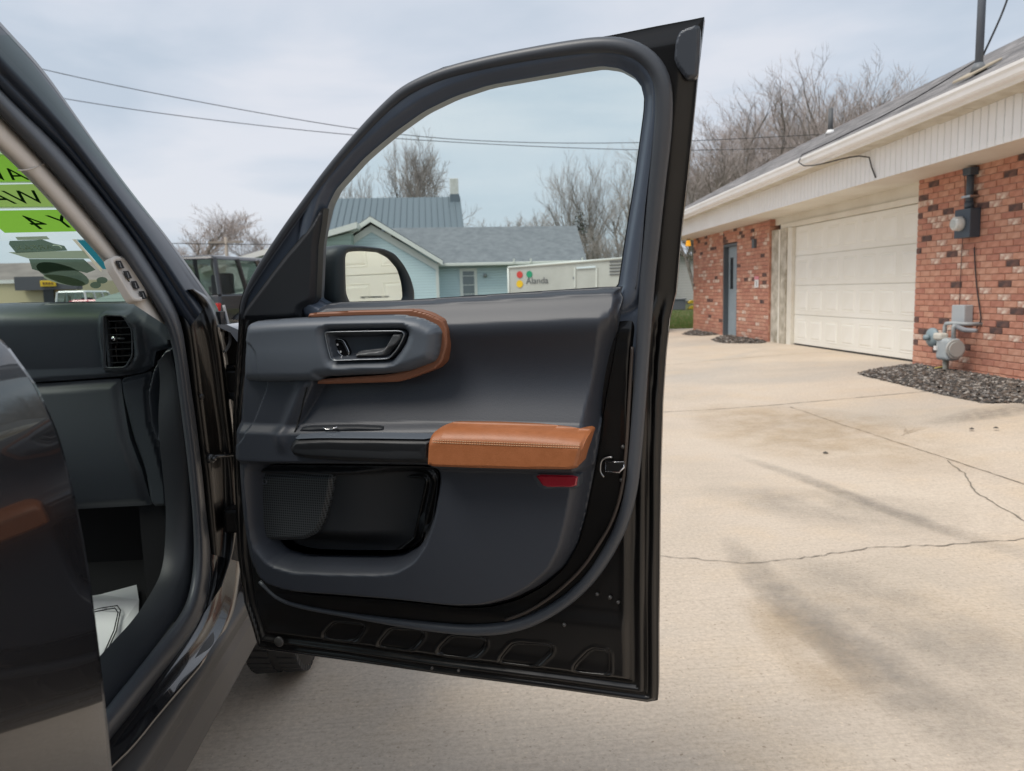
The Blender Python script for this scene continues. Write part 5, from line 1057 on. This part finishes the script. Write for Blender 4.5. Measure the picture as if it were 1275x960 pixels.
text('lettering', 'Alanda', .235, tpx(655, 353.5), tdx, (0, 0, 1), mat('letter_grey', (.13, .13, .14), .5), tl, .002)
for i in range(5):
    q0, q1_ = tpx(759, 326+i*4), tpx(775, 325.2+i*4); MB().tube([q0, q1_], .016, 4).build('print_line', mat('letter_grey', (.13, .13, .14)), tl)
for x in (716, 743): MB().tube([tpx(x, 333), tpx(x, 358)], .025, 6).build('door_bar', mat('rail_white', (.72, .72, .68)), tl)
bevel(MB().prism([tpx(718, 332.5), tpx(742, 331), tpx(742, 333.5), tpx(718, 335)], tnn*.02).build('vent_hood', mat('hood_blue', (.7, .76, .8), .4), tl), .004)
q = tpx(715, 346); MB().disc(q, tnn, .035, .03, 10).build('lock', VENT, tl)
for s in (1.4, 2.3):
    c = TP(s, .33, -.05); MB().disc(c, tnn, .33, .2, 24).build('wheel', TYRE, tl)
# white shed and odds and ends beyond the lawn
sh = root('white_shed', 'white gabled outbuilding beyond the lawn past the brick corner', 'shed', (18, 56, 0))
a = B(835, 318, 56); c = B(868, 330, 56); MB().prism([(a[0]-1.8, 56, .3), (c[0]+2.5, 56, .3), (c[0]+2.5, 56, 2.9), (a[0]+.2, 56, a[2]+.1), (a[0]-1.8, 56, 2.9)], (0, 7, 0)).build('wall', WHS, sh)
MB().prism([(a[0]-2.1, 55.7, 2.85), (a[0]+.2, 55.7, a[2]+.2), (c[0]+2.8, 55.7, 2.75), (c[0]+2.8, 55.7, 2.83), (a[0]+.2, 55.7, a[2]+.3), (a[0]-2.1, 55.7, 2.95)], (0, 7.6, 0)).build('roof', mat('shed_roof', (.4, .4, .4), .7), sh)
MB().box((a[0]-1.7, 56.05, 0), (c[0]+2.4, 62.9, .3)).build('plinth', mat('plinth', (.3, .3, .3), .8), sh)
bn = root('storage_bin', 'grey bin standing on the lawn beside the white shed', 'bin', tuple(onZ(846, 385, .06)*np.array([1, 1, 0])+np.array([0, 0, .06])))
q = onZ(846, 386, .06); bevel(MB().box((q[0]-.45, q[1], .06), (q[0]+.35, q[1]+.6, .62)).build('tub', mat('bin_grey', (.16, .17, .19), .6), bn), .03); bevel(MB().box((q[0]-.5, q[1]-.05, .622), (q[0]+.4, q[1]+.65, .68)).build('lid', mat('bin_lid', (.22, .23, .25), .6), bn), .02)
yt = root('yellow_play_slide', 'small yellow plastic thing on the lawn near the brick corner', 'toy', tuple(q+np.array([.9, 0, 0])))
for k in range(2): bevel(MB().prism([q+np.array([.55, .1, .02+k*.3]), q+np.array([.95, .1, .02+k*.3]), q+np.array([.95, .1, .2+k*.3]), q+np.array([.70, .1, .22+k*.3]), q+np.array([.55, .1, .12+k*.3])], (0, .25, 0)).build('block', mat('toy_yellow', (.62, .43, .03), .5), yt), .03)
# green shed behind the parked truck
gs = root('green_shed', 'pale green building with cream sloping roof edge behind parked off-roader', 'building', (-9, 34, 0))
a, c = B(268, 329, 33), B(345, 306, 33); a2 = B(215, 345, 33)
MB().prism([(a[0]-5, 33.3, -.05), (c[0]+3, 33.3, -.05), (c[0]+3, 33.3, c[2]+.5), (a[0], 33.3, a[2]), (a[0]-5, 33.3, a[2]-1.3)], (0, 8, 0)).build('wall', GRNS, gs)
sl = (c[2]-a[2])/(c[0]-a[0])
MB().prism([(a[0]-.6, 33, a[2]-.6*sl-.18), (c[0]+3.3, 33, c[2]+3.3*sl-.25), (c[0]+3.3, 33, c[2]+3.3*sl), (a[0]-.6, 33, a[2]-.6*sl+.02)], (0, 8.6, 0)).build('roof_edge', TRIM, gs)
# yellow shop and brown roofed hall seen through the windscreen
ys_ = root('yellow_shop', 'pale yellow shop with dark awning and yellow sign seen through the windscreen', 'building', (-24, 46, 0))
a = B(-60, 375, 46); c = B(100, 352, 46); YEL = mat('shop_yellow', (.70, .60, .36), .6)
MB().box((a[0], 46, -.05), (c[0], 54, 2.6)).build('wall', YEL, ys_)
q0, q1_ = B(22, 345, 45.6), B(100, 360, 45.6); MB().box((q0[0], 45.2, q1_[2]), (q1_[0], 45.9, q0[2])).build('awning', mat('awning_grey', (.10, .10, .11), .7), ys_)
q0, q1_ = B(50, 349.5, 45.1), B(70, 356.5, 45.1); bevel(MB().box((q0[0], 45.05, q1_[2]), (q1_[0], 45.15, q0[2])).build('sign', mat('sign_yellow', (.80, .52, .03), .5), ys_), .02)
for i in range(4): p0 = B(53+i*3.6, 353, 45.03); MB().box((p0[0], 45.02, p0[2]-.06), (p0[0]+.1, 45.04, p0[2]+.07)).build('sign_print', mat('sign_brown', (.25, .13, .02), .6), ys_)
q0, q1_ = B(53, 358, 45.9), B(68, 378, 45.9); MB().box((q0[0], 45.9, 0), (q1_[0], 45.99, q0[2])).build('door', mat('dark_glass', (.03, .035, .04)), ys_)
q0, q1_ = B(70, 352, 45.8), B(74, 378, 45.8); MB().box((q0[0], 45.7, 0), (q1_[0], 45.98, q0[2]+.05)).build('post', mat('post_orange', (.62, .38, .14), .6), ys_)
MB().box((a[0], 45.9, 2.45), (B(22, 350, 46)[0], 46.1, 2.65)).build('parapet', TRIM, ys_)
bh = root('brown_roof_hall', 'long low hall with brown roof far behind the yellow shop', 'building', (-30, 70, 0))
a, c = B(-80, 322, 70), B(170, 322, 70); MB().box((a[0], 70, -.05), (c[0], 84, 2.2)).build('wall', mat('hall_wall', (.42, .34, .28), .8), bh)
MB().hexa([(a[0], 69.5, 2.2), (c[0]+1, 69.5, 2.2), (c[0]+1, 78, 5.2), (a[0], 78, 5.2)], [(a[0], 69.5, 2.0), (c[0]+1, 69.5, 2.0), (c[0]+1, 78, 5.0), (a[0], 78, 5.0)]).build('roof', mat('hall_roof', (.22, .19, .17), .9, var=(.5, (.18, .155, .14), (.27, .235, .21))), bh)

# ---------------- parked vehicles
def simple_car(name, label, loc, rot, L_, W_, H_, paint, boxy=False, lift=0.0):
    o = root(name, label, 'car', (0, 0, 0)); hl, hw_ = L_/2, W_/2; z0 = .35+lift; belt_ = z0+(H_-z0)*.48
    sec = [(-hl, z0, z0+.35, .92), (-hl+.08, z0-.05, belt_-.02, 1), (-hl*.3, z0-.1, belt_, 1), (hl*.38, z0-.1, belt_, 1), (hl*.62, z0-.05, belt_-.03, 1), (hl-.1, z0, belt_-.10, .95), (hl, z0+.05, z0+.30, .88)]
    V = []
    for x, a, b_, f in sec: w_ = hw_*f; V += [(x, -w_*.96, a), (x, w_*.96, a), (x, w_, a+(b_-a)*.6), (x, w_*.95, b_), (x, -w_*.95, b_), (x, -w_, a+(b_-a)*.6)]
    F = [(i*6+k, i*6+(k+1) % 6, (i+1)*6+(k+1) % 6, (i+1)*6+k) for i in range(len(sec)-1) for k in range(6)]+[[5, 4, 3, 2, 1, 0], [36+k for k in range(6)]]
    bevel(mk('body', V, F, paint, o, False), .04, 3, 25)
    xr0, xr1, xf0, xf1 = (-hl+.10, -hl+.18, hl*.12, hl*.34) if boxy else (-hl+.25, -hl+.9, hl*.05, hl*.42)
    tw = .80 if boxy else .74
    cab = MB().hexa([(xr0, -hw_*.93, belt_-.02), (xf1, -hw_*.93, belt_-.02), (xf1, hw_*.93, belt_-.02), (xr0, hw_*.93, belt_-.02)], [(xr1, -hw_*tw, H_-.08), (xf0, -hw_*tw, H_-.08), (xf0, hw_*tw, H_-.08), (xr1, hw_*tw, H_-.08)])
    bevel(cab.build('cabin_glass', mat('auto_glass', (.06, .075, .075), .04, coat=.5) if not boxy else glass('auto_clear', (.78, .86, .83), .7), o), .02)
    bevel(MB().hexa([(xr1-.06, -hw_*tw-.02, H_-.09), (xf0+.05, -hw_*tw-.02, H_-.09), (xf0+.05, hw_*tw+.02, H_-.09), (xr1-.06, hw_*tw+.02, H_-.09)], [(xr1, -hw_*tw+.05, H_), (xf0, -hw_*tw+.05, H_), (xf0, hw_*tw-.05, H_), (xr1, hw_*tw-.05, H_)]).build('roof', paint, o), .03)
    for s in (-1, 1):
        for t in ((0, .36, .70, 1) if boxy else (0, .5, 1)):
            xb = xr0+(xf1-xr0)*t; xt = xr1+(xf0-xr1)*t; MB().tube([(xb, s*hw_*.935, belt_-.03), (xt, s*(hw_*tw+.01), H_-.06)], .05, 6).build('pillar', paint, o)
        for x in (-hl*.62, hl*.62):
            r = .36+lift*.2; wl = MB(); wl.disc((x, s*(hw_-.08), r), (0, 1, 0), r, .24, 28); wl = wl.build('wheel', TYRE, o)
            MB().disc((x, s*(hw_+.035), r), (0, 1, 0), r*.6, .03, 20).build('rim', mat('alloy', (.08, .08, .085)), wl)
            MB().tube([(x+(r+.09)*math.cos(t), s*(hw_-.0), r+(r+.09)*math.sin(t)) for t in np.linspace(-.1, math.pi+.1, 16)], .06, 6).build('wheel_arch', DARKP, o, True)
        bevel(MB().box((-hl-.02, s*hw_*.84, belt_-.36), (-hl+.1, s*hw_*.96, belt_-.2)).build('tail_light', mat('tail_red', (.5, .02, .02), .25), o), .015)
        bevel(MB().box((hl-.12, s*hw_*.6, belt_-.35), (hl-.0, s*hw_*.86, belt_-.18)).build('headlight', mat('lamp_clear', (.6, .6, .6), .1), o), .02)
        bevel(MB().box((xf1-.12, s*(hw_+.02), belt_+.02), (xf1+.02, s*(hw_+.22), belt_+.20)).build('side_mirror', paint if not boxy else DARKP, o), .03)
    bevel(MB().box((-hl-.10, -hw_*.9, z0), (-hl+.05, hw_*.9, z0+.2)).build('bumper', DARKP, o), .03)
    if boxy:
        MB().tube([(-hl-.04, .0, belt_-.18), (-hl-.07, 0, belt_-.18), (-hl-.24, 0, belt_-.18), (-hl-.27, 0, belt_-.18)], [.2, .36, .36, .2], 28).build('spare_wheel', TYRE, o, True)
        for yy_, zz_ in ((-.3, .33), (.3, .33)): bevel(MB().box((xf0-.9+yy_, -.16+yy_, belt_-.05), (xf0-.75+yy_, .16+yy_, belt_+.45)).build('head_restraint', DARKP, o), .04)
    o.location = loc; o.rotation_euler = (0, 0, rot)
    return o
BLK = mat('black_paint', (.012, .012, .014), .2, coat=.8)
q = B(279, 372, 16.4); jc = q*np.array([1, 1, 0])
simple_car('off_road_car', 'lifted black boxy off-roader parked in front of the pale green building', (q[0]-.30, 18.6, 0), math.radians(72), 4.3, 1.95, 2.17, BLK, True, .30)
q = B(133, 368, 40); simple_car('red_car', 'low red car parked beside the yellow shop, seen through the windscreen', (q[0]-.5, 41, 0), math.radians(5), 4.5, 1.8, 1.42, mat('red_paint', (.45, .02, .05), .25, coat=.8))
q = B(104, 362, 43); simple_car('white_car', 'white van-like car parked between yellow shop and red car', (q[0], 44, 0), math.radians(85), 4.4, 1.75, 1.9, mat('white_paint', (.7, .74, .72), .3, coat=.5), True)

# ================================================================== TREES, POLE, WIRES
BARK = mat('bark', (.26, .23, .205), .95, var=(6, (.19, .165, .145), (.34, .30, .27))); TWIG = mat('twig', (.38, .325, .30), .95)
def grow(seed, h, spread, levels, nch, stems=1, lo=.25, rmin=.014):
    r = random.Random(seed); tr, cr_ = MB(), MB()
    def branch(p, d, l, rad, lev):
        n = 4 if lev < 2 else 3; pts = [p]; rr = [rad]; q = p.copy(); dd = d.copy()
        for i in range(n):
            dd = dd+np.array([r.gauss(0, .13), r.gauss(0, .13), r.gauss(.045, .08)]); dd /= np.linalg.norm(dd); q = q+dd*l/n; pts.append(q.copy()); rr.append(rad*(1-(.62 if lev < 3 else .85)*(i+1)/n))
        (tr if lev == 0 else cr_).tube(pts, rr, 7 if lev == 0 else (5 if lev == 1 else 3), 0 if lev < 3 else 1, cap=False)
        if lev >= levels: return
        k = nch[lev]
        for j in range(k):
            t = (lo if lev == 0 else .18)+(1-(lo if lev == 0 else .18))*(j+r.random()*.9)/k; i = min(n-1, int(t*n)); f = t*n-i; b0 = pts[i]*(1-f)+pts[i+1]*f; ax = pts[i+1]-pts[i]; ax /= np.linalg.norm(ax)
            a = r.uniform(0, 2*math.pi); u = np.cross(ax, [math.cos(a), math.sin(a), .3]); u /= np.linalg.norm(u); an = r.uniform(.45, .95)*spread
            nd = ax*math.cos(an)+u*math.sin(an); nd[2] += .18; nd /= np.linalg.norm(nd)
            branch(b0, nd, l*(.62-.22*t)*r.uniform(.8, 1.2)+(.15 if lev < 2 else 0), max(rmin, rr[i]*r.uniform(.45, .65)), lev+1)
    for s in range(stems):
        a = r.uniform(0, 6.28); d = np.array([math.cos(a)*.22, math.sin(a)*.22, 1]) if stems > 1 else np.array([.02, .0, 1.]); branch(np.array([math.cos(a)*.3*(stems > 1), math.sin(a)*.3*(stems > 1), 0.]), d/np.linalg.norm(d), h*.78*r.uniform(.85, 1.1), .018*h/(1+.35*(stems-1)), 0)
    def mesh(m, nm):
        me = bpy.data.meshes.new(nm); me.from_pydata([tuple(map(float, v)) for v in m.v], [], m.f); me.materials.append(BARK); me.materials.append(TWIG); me.polygons.foreach_set('material_index', m.m); return me
    zmax = max(v[2] for v in cr_.v)
    return mesh(tr, 'trunk'), mesh(cr_, 'crown'), zmax
SPEC = [grow(3, 10, 1.0, 4, [12, 8, 6, 4], 1), grow(11, 10, .8, 4, [8, 7, 5, 4], 3, .3), grow(23, 10, .9, 4, [13, 7, 6, 4], 1, .2), grow(31, 10, .8, 4, [9, 6, 5, 4], 2, .35), grow(41, 10, .8, 4, [9, 6, 5, 4], 2, .3, .0065), grow(52, 10, .75, 4, [8, 6, 5, 4], 3, .35, .0065), grow(67, 10, .85, 4, [11, 7, 5, 4], 1, .25, .0065)]
def tree(k, x, ytop, Y, label, group=None, wide=1.0, rot=None):
    t = B(x, ytop, Y); tr, cr_, zm = SPEC[k]; s = t[2]*(1.10 if Y > 50 else 1.04)/zm
    o = root('bare_tree', label, 'tree', (t[0], Y, 0), group); o.rotation_euler = (0, 0, random.uniform(0, 6) if rot is None else rot); o.scale = (s*wide, s*wide, s)
    for nm, me in (('trunk', tr), ('crown', cr_)):
        c = bpy.data.objects.new(nm, me); COL.objects.link(c); c.parent = o
    return o
tree(0, 228, 262, 75, 'round-crowned bare tree left of the utility pole', wide=1.5)
tree(2, 316, 291, 80, 'low bare tree right of the utility pole above the green building', wide=1.7)
tree(0, 250, 305, 85, 'small bare tree between the round tree and the utility pole', wide=1.6)
tree(2, 520, 181, 62, 'tallest bare tree behind the metal roof beside the chimney', wide=.75)
tree(0, 478, 198, 66, 'bare spreading tree behind the left end of the metal roof', wide=.75)
tree(1, 446, 214, 70, 'bare tree behind the metal roof nearest the door frame', wide=.6)
tree(1, 660, 264, 90, 'low bare thicket tree above the right end of the shingled ridge', wide=1.4)
tree(1, 680, 268, 92, 'low bare thicket tree left of the dark evergreen', wide=1.3)
tree(5, 722, 200, 60, 'bare tree standing just behind the dark evergreen', wide=.8)
tree(4, 758, 188, 62, 'tall slim bare tree right of the dark evergreen', wide=.95)
tree(4, 790, 186, 66, 'tall slim bare tree seen beside the rear window frame', wide=.9)
tree(1, 745, 280, 55, 'low brushy bare tree at the foot of the tall slim trees', wide=1.1)
tree(1, 780, 284, 56, 'low brushy bare tree beside the rear window frame', wide=1.5)
grp = 'bare trees in a row behind the garage roof'
lab = ['leftmost bare tree behind the garage roof, beside the open door', 'second bare tree from the open door behind the garage roof', 'third bare tree from the open door behind the garage roof', 'bare tree left of the thin roof vent pipe', 'bare tree directly behind the thin roof vent pipe', 'bare tree just right of the thin roof vent pipe', 'second bare tree right of the thin roof vent pipe', 'third bare tree right of the thin roof vent pipe', 'rightmost bare tree behind the garage roof, nearest the mast']
for i, (x, y) in enumerate([(880, 165), (915, 120), (950, 108), (985, 104), (1020, 98), (1050, 96), (1080, 98), (1110, 92), (1140, 90)]):
    tree([5, 4, 6, 4, 5, 6, 4, 5, 6][i], x, y, 40+(i % 3)*4, lab[i], grp, 1.3)
for x, y in [(895, 130), (932, 112), (968, 100), (1003, 95), (1036, 96), (1066, 92), (1096, 92), (1126, 90), (1160, 88)]: tree(random.choice([4, 5, 6]), x, y+4, 47+random.uniform(0, 4), 'bare tree farther back in the wood behind the garage roof', 'bare trees farther back behind the garage', 1.35)
for x, y, lb in [(868, 205, 'low bare brush behind the far end of the garage roof'), (900, 190, 'bushy bare undergrowth below the tree row behind the garage')]: tree(2, x, y, 50, lb, None, 1.5)
# evergreen
ev = root('evergreen_tree', 'narrow dark evergreen standing among bare trees', 'tree', tuple(B(722, 364, 58)*np.array([1, 1, 0]))); et = B(722, 262, 58); H_ = et[2]
MB().tube([(et[0], 58, 0), (et[0], 58, H_*.95)], [.2, .03], 8).build('trunk', BARK, ev, True)
fb = MB()
for _ in range(5200):
    t = 1-math.sqrt(random.random()); z = H_*(.12+.88*t); R_ = 2.0*(1-t)+.2; a = random.uniform(0, 6.28); rr = R_*math.sqrt(random.random())*random.uniform(.7, 1.12); c = np.array([et[0]+rr*math.cos(a), 58+rr*math.sin(a), z]); l_ = random.uniform(.10, .26); d = np.array([math.cos(a), math.sin(a), random.uniform(-.5, .3)])*l_; s_ = np.array([-math.sin(a), math.cos(a), random.uniform(-.3, .3)])*l_*.4
    fb.add([c-s_, c+d, c+s_], [(0, 1, 2)], random.choice([0, 0, 1]))
fb.build('crown', [mat('needle', (.06, .085, .05), .9), mat('needle_brown', (.15, .12, .08), .9)], ev)
# small evergreen peeking over the garage roof
# utility pole and lines
up = root('utility_pole', 'wooden utility pole with crossarm behind the parked off-roader', 'pole', tuple(B(281, 372, 60)*np.array([1, 1, 0]))); ut = B(281, 297, 60)
MB().tube([(ut[0], 60, 0), (ut[0], 60, ut[2]+.1)], [.17, .12], 10).build('shaft', mat('pole_wood', (.36, .31, .26), .9), up, True)
bevel(MB().box((ut[0]-1.3, 59.9, ut[2]-.35), (ut[0]+1.3, 60.02, ut[2]-.2)).build('crossarm', mat('pole_wood', (.36, .31, .26)), up), .01)
for dx in (-1.1, 0, 1.1): MB().cyl((ut[0]+dx, 59.96, ut[2]-.2), (ut[0]+dx, 59.96, ut[2]+.02), .05, 8, r2=.03).build('insulator', VENT, up, True)
def span(name, px, Y0, Y1, r, label):
    n = len(px); pts = [B(x, y, Y0+(Y1-Y0)*i/(n-1)) for i, (x, y) in enumerate(px)]
    o = MB().tube(resample(pts, 50, 3), r, 5).build(name, WIRE, None, True); return tag(o, label, 'cable', 'overhead lines across the sky')
span('overhead_line', [(-250, 10), (50, 87), (240, 126), (440, 161), (560, 174), (680, 178.5), (790, 178), (900, 174), (1100, 163)], 24, 30, .012, 'upper overhead line sloping from the windscreen pillar to the side window')
span('overhead_line', [(-250, 65), (88, 125), (240, 147), (430, 168), (560, 177), (680, 183), (795, 187), (900, 187), (1100, 180)], 25, 31, .012, 'lower overhead line sloping from the windscreen pillar to the side window')
span('overhead_line', [(120, 303), (205, 303), (281, 304), (330, 304.5), (450, 303)], 59.9, 59.9, .03, 'distant line along the utility pole crossarm above the off-roader')
